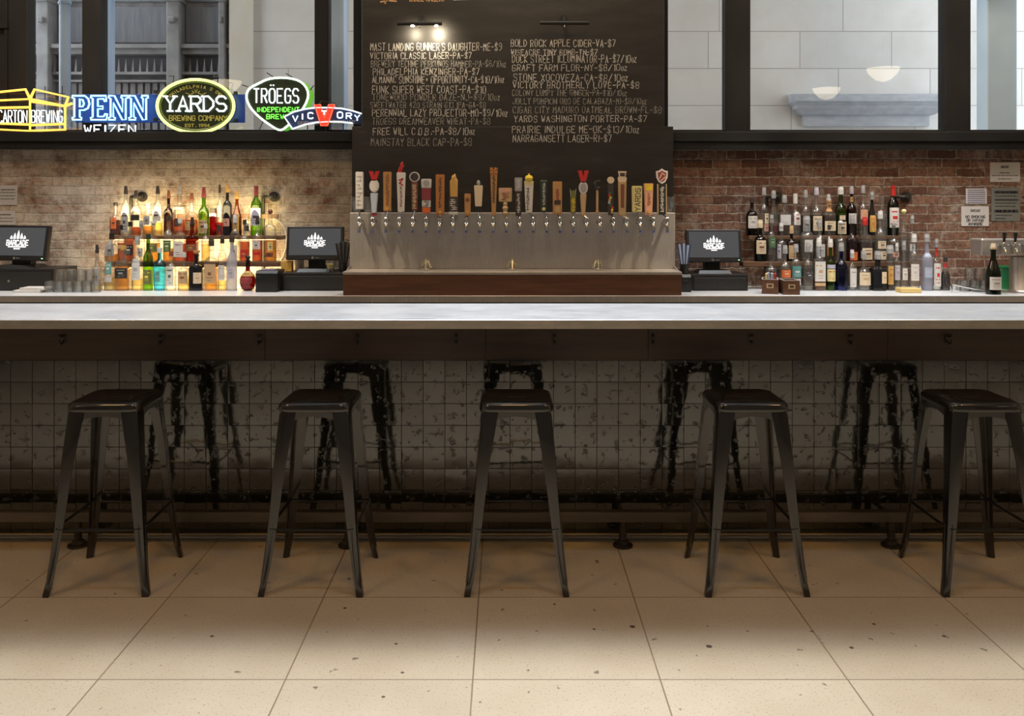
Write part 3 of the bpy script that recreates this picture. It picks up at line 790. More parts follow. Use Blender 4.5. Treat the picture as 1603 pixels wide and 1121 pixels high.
# --- taps
HD = 6.02
LC = {'white': (.72, .70, .66), 'cream': (.72, .60, .42), 'gold': (.60, .36, .10), 'wood': (.50, .27, .10), 'owood': (.45, .19, .06), 'tan': (.55, .38, .20), 'black': (.020, .019, .018),
      'dark': (.055, .045, .04), 'grey': (.36, .36, .36), 'silver': (.62, .62, .61), 'red': (.55, .03, .03), 'orange': (.72, .16, .04), 'ltblue': (.40, .47, .58), 'yellow': (.82, .62, .05),
      'pyellow': (.75, .66, .30), 'pink': (.66, .35, .26), 'olive': (.16, .17, .05), 'brown': (.22, .08, .045), 'green': (.06, .16, .05), 'teal': (.10, .30, .28), 'lilac': (.52, .50, .60), 'dgreen': (.03, .05, .035), 'maroon': (.26, .05, .06)}
def PM(c): return mat('paint ' + c, LC[c], .45)
def zz(y): return PZ(y, HD)
def xw(px): return px * HD / FPX
def bar_h(bm, x, top, bot, wt, wb, mi=0, dep=.028, bev=.004):
    """tapered paddle"""
    a, b = xw(wt) / 2, xw(wb) / 2; y0, y1 = HD - dep / 2, HD + dep / 2
    t = bmesh.new(); z1, z0 = zz(top), zz(bot)
    ring_loft(t, [[(x - b, y0, z0), (x + b, y0, z0), (x + b, y1, z0), (x - b, y1, z0)], [(x - a, y0, z1), (x + a, y0, z1), (x + a, y1, z1), (x - a, y1, z1)]])
    bmesh.ops.bevel(t, geom=t.edges[:], offset=bev, segments=2, affect='EDGES')
    merge(bm, t, mi)
def disc(bm, x, yc, rpx, mi=0, dep=.02, n=24, rx=None):
    r = xw(rpx); r2 = xw(rx) if rx else r
    prism(bm, [(x + r2 * math.cos(2 * PI * k / n), zz(yc) + r * math.sin(2 * PI * k / n)) for k in range(n)], HD - dep / 2, HD + dep / 2, mi)
def shape(bm, x, pts, mi=0, dep=.02): prism(bm, [(x + xw(a), zz(y)) for a, y in pts], HD - dep / 2, HD + dep / 2, mi)
def vtext(bm, x, top, bot, n, wpx, mi, seed=0, text=None, dep=.028):
    """letters stacked up the handle"""
    r = random.Random(seed)
    if text:
        L = (bot - top); h = xw(wpx)
        st = strokes(text, 0, 0, h, xw(L), 0, 0)
        st = [[(x + h / 2 - z, zz(bot) + u) for u, z in p] for p in st]
        ribbon(bm, st, HD - dep / 2 - .001, .0042, mi); return
    for k in range(n):
        y = top + (bot - top) * (k + .2) / n; hh = (bot - top) / n * .6
        for q in range(2):
            a = x + xw(r.uniform(-.5, .0) * wpx); b = x + xw(r.uniform(.05, .5) * wpx); yy = y + hh * q * .9
            ribbon(bm, [[(a, zz(yy)), (b, zz(yy + r.uniform(-.8, .8)))]], HD - dep / 2 - .001, .0045, mi)
        ribbon(bm, [[(x + xw(r.uniform(-.4, .4) * wpx), zz(y)), (x + xw(r.uniform(-.4, .4) * wpx), zz(y + hh))]], HD - dep / 2 - .001, .0040, mi)
def screw_disc(bm, x, y, mi): 
    r = xw(2.6); prism(bm, [(x + r * math.cos(a * PI / 6), zz(y) + r * math.sin(a * PI / 6)) for a in range(12)], HD - .019, HD - .013, mi)
def V(bm, x, top, bot, wpx, mi):
    shape(bm, x, [(-wpx / 2, top), (-wpx * .12, top), (0, top + (bot - top) * .55), (wpx * .12, top), (wpx / 2, top), (wpx * .2, bot), (-wpx * .2, bot)], mi, .022)

def handle(k, x):
    bm = NB(); M = []
    def c(n):
        m = PM(n)
        if m not in M: M.append(m)
        return M.index(m)
    if k == 0: bar_h(bm, x, 269, 328, 12, 12, c('silver')); vtext(bm, x, 274, 324, 4, 9, c('grey'), 1); return bm, M, 328, 'grey metallic paddle handle with curved letters'
    if k == 1: V(bm, x, 268, 283, 17, c('red')); disc(bm, x, 291, 10, c('silver'), .022, rx=7.5); disc(bm, x, 291, 7.6, c('white'), .025, rx=5.4); bar_h(bm, x, 302, 334, 12, 7, c('ltblue')); shape(bm, x, [(-4, 333), (4, 333), (4, 338), (-4, 338)], c('maroon'), .02); return bm, M, 338, 'red V, silver oval and pale blue stem handle'
    if k == 2: bar_h(bm, x, 269, 331, 13, 12, c('wood')); vtext(bm, x, 273, 322, 8, 6, c('brown'), 2); screw_disc(bm, x, 327, c('gold')); return bm, M, 331, 'golden wood paddle handle with stacked letters'
    if k == 3:
        bar_h(bm, x, 270, 332, 14, 10, c('white')); ribbon(bm, [[(x - xw(3), zz(282)), (x + xw(3), zz(280)), (x - xw(2), zz(287)), (x + xw(3), zz(290))]], HD - .0155, .008, c('red')); vtext(bm, x, 291, 325, 5, 4, c('maroon'), 3)
        tube(bm, [(x - xw(4), HD, zz(270)), (x - xw(2), HD, zz(262)), (x + xw(1), HD, zz(266)), (x, HD, zz(258)), (x + xw(3), HD, zz(254))], .009, 6, mi=c('red')); tube(bm, [(x - xw(1), HD, zz(270)), (x + xw(1), HD, zz(262)), (x + xw(4), HD, zz(259))], .009, 6, mi=c('red')); return bm, M, 332, 'white tapered handle with red flourish on top'
    if k == 4: disc(bm, x, 277, 8, c('silver'), .022); disc(bm, x, 277, 6.3, c('dark'), .025); bar_h(bm, x, 285, 330, 10, 9, c('brown'), .025); vtext(bm, x, 289, 327, 9, 7, c('cream'), 4, dep=.025); return bm, M, 330, 'dark handle with round badge and cream letters'
    if k == 5:
        bar_h(bm, x, 280, 295, 16, 15, c('silver')); bar_h(bm, x, 294, 314, 15, 14, c('maroon')); bar_h(bm, x, 313, 325, 14, 13, c('silver')); bar_h(bm, x, 324, 334, 13, 12, c('orange')); disc(bm, x, 287, 5, c('grey'), .031); vtext(bm, x, 314, 324, 2, 10, c('dark'), 5); return bm, M, 334, 'square silver, red and orange banded handle'
    if k == 6: bar_h(bm, x, 273, 337, 14, 13, c('owood')); vtext(bm, x, 278, 326, 8, 6, c('dark'), 6); screw_disc(bm, x, 332, c('gold')); return bm, M, 337, 'reddish wood paddle handle with dark letters'
    if k == 7:
        for a, t in ((-3.4, 281), (-1, 274), (1.6, 272), (4, 279)): tube(bm, [(x + xw(a), HD, zz(310)), (x + xw(a * 1.1), HD, zz(t + 4)), (x + xw(a * 1.1), HD, zz(t))], [.010, .010, .003], 8, mi=c('gold'))
        bar_h(bm, x, 308, 336, 15, 14, c('dark')); vtext(bm, x, 311, 330, 3, 11, c('white'), 7); bar_h(bm, x, 331, 336, 14, 14, c('silver'), .030, .002); return bm, M, 336, 'dark label block topped with upright wooden pencils handle'
    if k == 8: bar_h(bm, x, 303, 338, 10, 9, c('wood')); disc(bm, x, 313, 3.4, c('brown'), .030); screw_disc(bm, x, 332, c('gold')); return bm, M, 338, 'short plain light wood handle'
    if k == 9: bar_h(bm, x, 290, 324, 14, 10, c('cream')); bar_h(bm, x, 322, 332, 10, 9, c('black'));  lathe(bm, [(0, 0), (.009, .003), (.013, .014), (.010, .028), (0, .036)], x, HD, zz(290), 12, c('grey')); return bm, M, 332, 'plain white tapered handle with black foot'
    if k == 10:
        bar_h(bm, x, 271, 338, 11, 6, c('wood')); vtext(bm, x, 275, 318, 9, 5, c('dark'), 10)
        lathe(bm, [(.026, 0), (.028, .010), (.022, .014), (.026, .030)], x, HD, zz(272), 14, c('owood'))
        for a in range(6): cyl(bm, (x + .021 * math.cos(a), HD + .021 * math.sin(a), zz(268)), (x + .024 * math.cos(a), HD + .024 * math.sin(a), zz(262)), .006, .002, 6, c('owood'))
        return bm, M, 338, 'tall slim wooden tower handle'
    if k == 11:
        bar_h(bm, x, 294, 316, 21, 20, c('tan')); bar_h(bm, x, 296, 301, 16, 16, c('pink'), .031, .001); vtext(bm, x, 302, 314, 2, 16, c('maroon'), 11)
        lathe(bm, [(.008, 0), (.017, .010), (.020, .020), (.013, .032), (.019, .046), (.020, .055), (.013, .066), (.017, .080), (.013, .096)], x, HD, zz(338), 14, c('tan')); return bm, M, 338, 'square pink sign on turned wood post handle'
    if k == 12: bar_h(bm, x, 278, 300, 12, 11, c('grey')); vtext(bm, x, 281, 296, 3, 8, c('silver'), 12); bar_h(bm, x, 299, 338, 10, 9, c('dark')); vtext(bm, x, 303, 334, 6, 5, c('white'), 13); return bm, M, 338, 'dark slim handle with grey head and white letters'
    if k == 13: bar_h(bm, x, 283, 333, 15, 10, c('white')); lathe(bm, [(.010, 0), (.024, .008), (.028, .022), (.020, .038), (.006, .042), (.006, .052), (0, .054)], x, HD, zz(284), 16, c('yellow')); bar_h(bm, x, 284, 290, 15, 14, c('pyellow'), .030, .002); vtext(bm, x - .008, 294, 330, 7, 5, c('dark'), 14); return bm, M, 333, 'white handle with yellow ball top and dark lettering'
    if k == 14: lathe(bm, [(.014, 0), (.024, .006), (.026, zz(284) - zz(332)), (.022, zz(282) - zz(332))], x, HD, zz(332), 14, c('dgreen')); vtext(bm, x, 286, 322, 7, 4, c('silver'), 15, dep=.056); disc(bm, x, 327, 2.6, c('pyellow'), .058); return bm, M, 332, 'dark green rounded handle with pale letters'
    if k == 15: bar_h(bm, x, 284, 336, 15, 14, c('wood')); vtext(bm, x, 296, 314, 4, 6, c('maroon'), 16); bar_h(bm, x, 313, 321, 11, 11, c('dark'), .030, .002); bar_h(bm, x, 323, 333, 8, 8, c('tan'), .031, .002); return bm, M, 336, 'broad orange wood handle with dark band'
    if k == 16: bar_h(bm, x, 298, 334, 9, 8, c('olive')); vtext(bm, x, 309, 332, 6, 6, c('yellow'), 17); shape(bm, x, [(-5, 295), (-3.5, 300), (3.5, 300), (5, 295), (4, 308), (-4, 308)], c('grey'), .026); return bm, M, 334, 'short olive and yellow handle with eared grey head'
    if k == 17: V(bm, x, 267, 286, 17, c('red')); disc(bm, x, 294, 10, c('silver'), .022, rx=7); disc(bm, x, 294, 7.6, c('grey'), .025, rx=5); bar_h(bm, x, 303, 338, 10, 5.5, c('tan')); return bm, M, 338, 'red V, silver oval and beige stem handle'
    if k == 18:
        tube(bm, [(x, HD, zz(334)), (x, HD, zz(296))], .008, 8, mi=c('tan')); 
        tube(bm, [(x + xw(a), HD, zz(y)) for a, y in ((4.5, 293), (1, 296), (-3, 293), (-4, 288), (-1, 284), (3, 283), (4, 285))], [.010, .013, .013, .012, .010, .008, .004], 8, mi=c('black')); lathe(bm, [(0, 0), (.011, .006), (.011, .016), (0, .022)], x, HD, zz(334), 12, c('gold')); return bm, M, 334, 'thin rod handle with black crescent hook top'
    if k == 19:
        disc(bm, x, 282, 5.4, c('cream'), .024); bar_h(bm, x, 287, 337, 10, 8, c('dark'))
        r = random.Random(4)
        for q in range(9): disc(bm, x + xw(r.uniform(-3, 3)), 302 + q * 3.8, 2.0, c(['green', 'red', 'yellow', 'tan', 'ltblue'][q % 5]), .029, 8)
        return bm, M, 337, 'dark handle with confetti colours and round cream top'
    if k == 20: bar_h(bm, x, 284, 338, 13, 11, c('tan')); bar_h(bm, x, 288, 326, 7, 6, c('brown'), .031, .002); shape(bm, x, [(-6, 285), (-7, 279), (-5, 276), (-6.5, 268), (6.5, 268), (5, 276), (7, 279), (6, 285)], c('cream'), .022); shape(bm, x, [(-3.5, 276), (-4, 271), (4, 271), (3.5, 276)], c('dark'), .025); return bm, M, 338, 'beige bottle opener shaped handle with brown inlay'
    if k == 21: bar_h(bm, x, 291, 332, 16, 15, c('pyellow'), .032); vtext(bm, x + xw(1), 295, 330, 0, 8, c('black'), 21, 'YARDS', .032); return bm, M, 332, 'pale yellow block handle with black vertical letters'
    if k == 22: bar_h(bm, x, 287, 337, 15, 11, c('pink')); bar_h(bm, x, 288, 299, 13, 12, c('yellow'), .030, .002); vtext(bm, x, 302, 322, 5, 7, c('owood'), 22); screw_disc(bm, x, 331, c('gold')); return bm, M, 337, 'pink and yellow tapered handle'
    if k == 23:
        sh = [(-9, 268), (-4, 267), (0, 264), (4, 267), (9, 268), (8.5, 278), (5, 285), (0, 288), (-5, 285), (-8.5, 278)]
        shape(bm, x, sh, c('white'), .022); shape(bm, x, [(a * .74, 276 + (y - 276) * .74) for a, y in sh], c('maroon'), .026); ribbon(bm, [[(x - xw(4), zz(279)), (x, zz(271)), (x + xw(4), zz(274))], [(x - xw(2), zz(283)), (x + xw(5), zz(277))]], HD - .0145, .006, c('cream'))
        bar_h(bm, x, 287, 336, 14, 13, c('black')); bar_h(bm, x - xw(6.5), 288, 335, 1.4, 1.4, c('tan'), .030, .001); bar_h(bm, x + xw(6.5), 288, 335, 1.4, 1.4, c('tan'), .030, .001); vtext(bm, x, 292, 332, 8, 6, c('white'), 23); return bm, M, 336, 'black handle with white script and red shield top'
ORD = ['first', 'second', 'third', 'fourth', 'fifth', 'sixth', 'seventh', 'eighth', 'ninth', 'tenth', 'eleventh', 'twelfth', 'thirteenth', 'fourteenth', 'fifteenth', 'sixteenth', 'seventeenth', 'eighteenth', 'nineteenth', 'twentieth']
M_TIP = mat('blue tap plug', (.06, .11, .42), .4)
TAPZ = PZ(347, PY)
HX = [563, 586, 606.5, 628, 649, 667.5, 689, 710, 732, 749, 773, 791, 811.5, 828, 851, 872.5, 897, 913, 935, 956, 974, 997, 1015, 1036]
for k in range(24):
    x = PX(565.5 + 20.66 * k, PY)
    hb, M, bot, desc = handle(k, PX(HX[k], HD))
    e = empty('beer_tap', (x, PY, TAPZ), 'beer tap with a ' + desc, 'beer tap', 'beer taps in the row on the steel wall')
    obj('tap_handle', hb, M, parent=e)
    bm = NB()
    cyl(bm, (x, PY - .0006, TAPZ), (x, PY - .008, TAPZ), .019, n=16); cyl(bm, (x, PY - .006, TAPZ), (x, HD + .012, TAPZ), .0115, n=12)
    zb = zz(bot)
    xh = PX(HX[k], HD)
    lathe(bm, [(.006, -.022), (.0145, -.018), (.0145, .012), (.0125, .020), (.0150, .026), (.010, .034), (.006, .036)], x, HD, TAPZ, 14)
    cyl(bm, (x, HD, TAPZ + .030), (xh, HD, max(zb + .004, TAPZ + .034)), .0055, n=8)
    obj('faucet_body', bm, M_CHROME, parent=e, smooth=True)
    bm = NB(); tube(bm, [(x, HD + .004, TAPZ - .004), (x, HD - .012, TAPZ - .020), (x, HD - .016, TAPZ - .034), (x, HD - .018, TAPZ - .060)], [.0135, .013, .012, .010], 12)
    sp = obj('spout', bm, M_CHROME, parent=e, smooth=True)
    bm = NB(); cyl(bm, (x, HD - .018, TAPZ - .058), (x, HD - .0185, TAPZ - .072), .0092, .0085, 12); obj('spout_plug', bm, M_TIP, parent=sp)
    light_ = None
# three glasses on the panel top
def tumbler(x, y, z, r, h, lab, grp, name='drinking_glass', inv=False, cat='glass'):
    bm = NB(); t = .0022
    prof = [(r * .82, 0), (r * .9, h * .12), (r, h), (r - t, h), (r * .88 - t, h * .14), (r * .78, h * .10)]
    if inv: prof = [(q, h - zz_) for q, zz_ in prof]
    lathe(bm, prof, x, y, z, 18)
    return tag(obj(name, bm, M_GLASS, loc=(x, y, z), smooth=True), lab, cat, grp)
for px, lab in ((556, 'small clear glass on the steel ledge left of the grey tap handle'), (577, 'small clear glass on the steel ledge between the first two tap handles'), (1050, 'small clear glass on the steel ledge behind the last tap handle')):
    tumbler(PX(px, 6.2), 6.2, PZT, .036, PZ(308, 6.2) - PZT, lab, 'glasses on the tap wall ledge')
# ================================================================== NEON SIGNS
ND = 6.46
NZ = 1.99
def nx(px): return PX(px, ND)
def nz(py): return PZ(py, ND)
def npts(l): return [(nx(a), nz(b)) for a, b in l]
def nstrokes(t, xa, xb, ya, yb, adv=5.6): return strokes(t, nx(xa), nz(yb), nz(ya) - nz(yb), nx(xb) - nx(xa), 0, 0, adv)
T_YEL = emis('amber neon', (1.0, .50, .07), 1.9); T_WHT = emis('white neon', (.84, .94, 1.0), 1.4); T_BLU = emis('blue neon', (.28, .66, 1.0), 2.4)
T_LIM = emis('lime neon', (.78, .95, .22), 1.9); T_GRN = emis('green neon', (.20, .95, .10), 1.1); T_PGR = emis('pale green neon', (.80, 1.0, .82), 1.9); T_RED = emis('red neon', (1.0, .10, .05), 1.6)
M_NAVY = mat('glowing navy panel', (.012, .035, .14), .35, emit=(.01, .05, .30), estr=.35); M_SGRN = mat('dark green sign panel', (.020, .030, .015), .3); M_SBLU = mat('blue sign panel', (.03, .055, .15), .35)  # navy panel emits a dim blue of its own, added as tube glow
M_GOLDP = mat('glowing gold lettering', (.42, .36, .08), .5, emit=(.42, .36, .08), estr=.35); M_WIRE = mat('sign wire', (.015, .015, .015), .5)  # gold paint given its own emission as if lit by the tubes
def sign(name, px, label): return empty(name, (nx(px), ND, NZ), label, 'neon sign', 'neon beer signs in the window')
def legs(e, pxs, ztop):
    bm = NB()
    for p, zt in zip(pxs, ztop if isinstance(ztop, (list, tuple)) else [ztop] * len(pxs)):
        tube(bm, [(nx(p), ND + .02, NZ), (nx(p), ND + .02, nz(zt)), (nx(p), ND, nz(zt))], .0035, 6)
    obj('support_frame', bm, M_WIRE, parent=e)
G = 'neon beer signs in the window'
# open carton
s = sign('neon_sign', 46, 'amber neon sign shaped like an open carton box at the far left of the window')
bm = NB(); R = .0092
for l in ([(-60, 150), (-60, 200), (47, 205), (47, 155), (-60, 160)], [(47, 205), (102, 203), (102, 166), (47, 155)], [(-60, 150), (40, 140), (47, 155)], [(47, 155), (54, 140), (107, 152), (102, 166)],
          [(-60, 170), (45, 168)], [(-60, 191), (45, 195)], [(49, 196), (101, 194)], [(49, 159), (101, 166)], [(102, 166), (113, 162)]):
    neon(bm, [npts(l)], ND, R)
obj('box_outline', bm, T_YEL, parent=s, smooth=True)
for t, a, b in (('CARTON', -2, 43), ('BREWING', 50, 98)):
    bm = NB(); neon(bm, nstrokes(t, a, b, 173, 192, 5.4), ND - .006, .0040); obj('lettering', bm, T_WHT, parent=s, smooth=True)
bm = NB()
for yy in (146, 158, 181): tube(bm, [(nx(-50), ND + .022, nz(yy)), (nx(100), ND + .022, nz(yy))], .003, 5)
for p in (28, 68, 95): tube(bm, [(nx(p), ND + .022, NZ), (nx(p), ND + .022, nz(134))], .003, 5)
obj('support_frame', bm, M_WIRE, parent=s)
# blue outlined word
s = sign('neon_sign', 172, 'blue neon sign of four outlined capital letters over a dark blue panel')
bm = NB(); box(bm, nx(112), nx(380), ND + .055, ND + .062, nz(191), nz(146), .003); obj('backing_panel', bm, M_NAVY, parent=s)
LP = [[(0, 0), (2.6, 0), (2.6, .5), (2.1, .7), (2.1, 2.4), (3.3, 2.4), (4.4, 2.9), (4.8, 4), (4.5, 5.2), (3.5, 6), (0, 6), (0, 5.5), (.6, 5.3), (.6, .7), (0, .5)], [(2.1, 3.2), (2.9, 3.3), (3.3, 4), (2.9, 5), (2.1, 5.2)]]
LE = [[(0, 0), (4.6, 0), (4.9, 1.5), (4.3, 1.5), (3.8, .8), (2.1, .8), (2.1, 2.7), (3.6, 2.7), (3.6, 3.4), (2.1, 3.4), (2.1, 5.2), (3.8, 5.2), (4.1, 4.6), (4.6, 4.6), (4.5, 6), (0, 6), (0, 5.5), (.6, 5.3), (.6, .7), (0, .5)]]
LN = [[(0, 0), (1.9, 0), (1.9, .5), (1.4, .7), (1.4, 4.2), (4.0, 0), (5.0, 0), (5.0, 5.3), (5.6, 5.5), (5.6, 6), (3.7, 6), (3.7, 5.5), (4.1, 5.3), (4.1, 2.0), (1.7, 6), (0, 6), (0, 5.5), (.6, 5.3), (.6, .7), (0, .5)]]
bm = NB()
for L, xa, xb, wu in ((LP, 113, 140, 4.8), (LE, 142, 168, 4.9), (LN, 170, 200, 5.6), (LN, 202, 232, 5.6)):
    for loop in L:
        neon(bm, [[(nx(xa) + u / wu * (nx(xb) - nx(xa)), nz(187.5) + v / 6 * (nz(150) - nz(187.5))) for u, v in loop]], ND, .0066, closed=True)
obj('letter_outline', bm, T_BLU, parent=s, smooth=True)
bm = NB(); neon(bm, nstrokes('WEIZEN', 132, 212, 196, 209, 5.8), ND, .0058); obj('small_lettering', bm, T_WHT, parent=s, smooth=True)
legs(s, (128, 218), 190)
# oval
def ell(cx, cy, rx, ry, n=48, a0=0, a1=2 * PI): return [(nx(cx + rx * math.cos(a0 + (a1 - a0) * i / n)), nz(cy - ry * math.sin(a0 + (a1 - a0) * i / n))) for i in range(n)]
s = sign('neon_sign', 306, 'oval neon sign with a lime ring and bold white lettering on dark green')
bm = NB(); prism(bm, ell(306, 166, 58, 39), ND + .012, ND + .03); obj('oval_panel', bm, M_SGRN, parent=s)
bm = NB(); neon(bm, [ell(306, 166, 60, 41.5)], ND, .0110, closed=True); obj('ring_tube', bm, T_LIM, parent=s, smooth=True)
bm = NB(); neon(bm, [ell(306, 166, 55, 37)], ND + .01, .005, closed=True); obj('inner_ring', bm, mat('olive rim', (.10, .13, .03), .4), parent=s, smooth=True)
bm = NB(); neon(bm, nstrokes('YARDS', 259, 354, 151, 174, 5.3), ND - .002, .0074)
for px_, yy, w_ in ((259, 151, 8), (274, 151, 8), (266.5, 174, 10), (279, 174, 8), (294, 174, 8), (298, 174, 7), (314, 174, 6), (298, 151, 5), (318, 151, 6), (318, 174, 6)): neon(bm, [npts([(px_ - w_ / 2, yy), (px_ + w_ / 2, yy)])], ND - .002, .0062)
obj('word_tube', bm, T_WHT, parent=s, smooth=True)
bm = NB()
ribbon(bm, nstrokes('BREWING COMPANY', 264, 354, 181, 188.5, 5.4), ND + .0105, .0058); ribbon(bm, nstrokes('EST. 1994', 289, 327, 194, 198.5, 5.6), ND + .0105, .0042)
t = "PHILADELPHIA'S OWN"
for i, ch in enumerate(t):
    a = math.radians(148 - 116 * i / (len(t) - 1)); cx, cz = nx(306 + 47 * math.cos(a)), nz(166 - 31 * math.sin(a)); h = .021
    rot = a - PI / 2
    for p in strokes(ch, -h * .3, -h / 2, h, h * .6):
        ribbon(bm, [[(cx + u * math.cos(rot) - v * math.sin(rot), cz + u * math.sin(rot) + v * math.cos(rot)) for u, v in p]], ND + .0105, .0036)
ribbon(bm, [npts([(290, 145), (297, 148), (303, 145), (300, 142)]), npts([(322, 145), (315, 148), (309, 145), (312, 142)]), npts([(304, 140), (306, 145), (308, 140)])], ND + .0105, .0034)
obj('painted_lettering', bm, M_GOLDP, parent=s)
legs(s, (285, 327), 200)
bm = NB()
for a, b in ((268, 118), (338, 119)): tube(bm, [(nx(a), ND + .03, nz(133)), (nx(a + 2), ND + .03, nz(b)), (nx(a - 6), ND + .03, nz(b))], .004, 6)
for a, b in ((367, 145), (367, 188), (241, 143), (241, 187)): box(bm, nx(a) - .012, nx(a) + .012, ND + .02, ND + .04, nz(b) - .012, nz(b) + .012); tube(bm, [(nx(a), ND + .03, nz(b)), (nx(306 + (50 if a > 306 else -50)), ND + .028, nz(b + 4))], .003, 5)
obj('tube_clips', bm, M_WIRE, parent=s)
# guitar-pick
s = sign('neon_sign', 436, 'pick shaped neon sign with pale green outline and white lettering')
pick = [(404, 131), (418, 124), (434, 121.5), (452, 122), (468, 126), (478, 134), (483, 146), (481, 158), (472, 174), (460, 188), (448, 199), (441, 204), (434, 203), (420, 194), (404, 182), (392, 169), (386, 156), (386, 145), (392, 137)]
def sm(pts, it=2):
    for _ in range(it):
        q = []
        for i in range(len(pts)):
            a, b = pts[i], pts[(i + 1) % len(pts)]
            q += [(a[0] * .75 + b[0] * .25, a[1] * .75 + b[1] * .25), (a[0] * .25 + b[0] * .75, a[1] * .25 + b[1] * .75)]
        pts = q
    return pts
P1 = sm(pick, 1)
bm = NB(); prism(bm, npts(P1), ND + .014, ND + .03); obj('pick_panel', bm, M_SGRN, parent=s)
bm = NB(); neon(bm, [npts(P1)], ND, .0078, closed=True); obj('outline_tube', bm, T_PGR, parent=s, smooth=True)
bm = NB(); prism(bm, npts([(x_ + 7, y_ + 1) for x_, y_ in P1 if True]), ND + .034, ND + .044); obj('green_backing', bm, mat('glowing leaf green panel', (.10, .30, .03), .4, emit=(.12, .5, .02), estr=.5), parent=s)  # green backing has emission added, a glow put into the panel
bm = NB(); neon(bm, nstrokes('TR\u00d6EGS', 397, 467, 139, 161, 5.8), ND + .002, .0056); obj('word_tube', bm, T_WHT, parent=s, smooth=True)
bm = NB(); neon(bm, nstrokes('INDEPENDENT', 402, 468, 168, 175, 5.8), ND + .006, .0036); neon(bm, nstrokes('BREWING', 417, 462, 179, 186, 5.8), ND + .006, .0036); obj('green_lettering', bm, T_GRN, parent=s, smooth=True)
bm = NB()
for a, b, c_, d_ in ((427, 120, 416, 113), (456, 120, 446, 114), (386, 135, 377, 132), (484, 140, 490, 133)): tube(bm, [(nx(a), ND + .03, nz(b)), (nx(c_), ND + .03, nz(d_))], .004, 6)
tube(bm, [(nx(441), ND + .02, NZ), (nx(441), ND + .02, nz(196))], .004, 6); tube(bm, [(nx(412), ND + .03, nz(186)), (nx(403), ND + .03, nz(205))], .003, 6)
obj('tube_clips', bm, M_WIRE, parent=s)
# arched banner
ND0 = ND; ND = 6.41
s = empty('neon_sign', (nx(505), ND, NZ), 'arched blue banner neon sign with a large red V at its centre', 'neon sign', G)
top = [(445, 183), (460, 175), (478, 170.5), (496, 168.5), (516, 168.5), (536, 170), (552, 173.5), (566, 178)]
botm = [(566, 196), (552, 193), (536, 191), (516, 190.5), (496, 191.5), (478, 195), (466, 199), (458, 202)]
bm = NB(); prism(bm, npts(top + botm), ND + .012, ND + .024); obj('banner_panel', bm, M_SBLU, parent=s)
bm = NB(); neon(bm, [npts(top[1:] )], ND, .0058); neon(bm, [npts(botm[1:])], ND, .0058); neon(bm, [npts([(458, 202), (445, 183), (460, 175)])], ND, .0058); obj('outline_tube', bm, T_WHT, parent=s, smooth=True)
vv = [(493, 164), (502, 164), (508, 185), (515, 164), (524, 164), (513, 197), (503, 197)]
bm = NB(); prism(bm, npts(vv), ND - .004, ND + .011); obj('red_letter', bm, mat('glowing red letter', (.55, .05, .03), .4, emit=(.8, .06, .03), estr=.7), parent=s)  # red letter glows by emission put into its paint
bm = NB(); neon(bm, [npts(vv)], ND - .010, .0048, closed=True); obj('red_tube', bm, T_RED, parent=s, smooth=True)
bm = NB()
for ch, xx, yy in (('V', 458, 181), ('I', 471, 178), ('C', 482, 176.5), ('T', 504, 174), ('O', 528, 175.5), ('R', 542, 177), ('Y', 555, 180)):
    hh = 9 if ch != 'T' else 6
    neon(bm, nstrokes(ch, xx, xx + (8 if ch != 'I' else 4), yy, yy + hh), ND - .012 if ch == 'T' else ND + .004, .0050)
obj('white_lettering', bm, T_WHT, parent=s, smooth=True)
bm = NB()
for t, a, b, y in (('BREWING', 466, 498, 190), ('COMPANY', 521, 556, 188)): ribbon(bm, nstrokes(t, a, b, y, y + 5, 5.6), ND + .011, .0042)
obj('painted_lettering', bm, mat('pale sign paint', (.45, .45, .50), .6), parent=s)
bm = NB()
for p in (480, 509, 536): tube(bm, [(nx(p), ND + .03, NZ), (nx(p), ND + .03, nz(186)), (nx(p), ND + .02, nz(186))], .004, 6)
tube(bm, [(nx(497), ND + .02, nz(164)), (nx(503), ND + .02, nz(157)), (nx(523), ND + .02, nz(161)), (nx(530), ND + .02, nz(170))], .003, 6)
obj('support_frame', bm, M_WIRE, parent=s)
ND = ND0

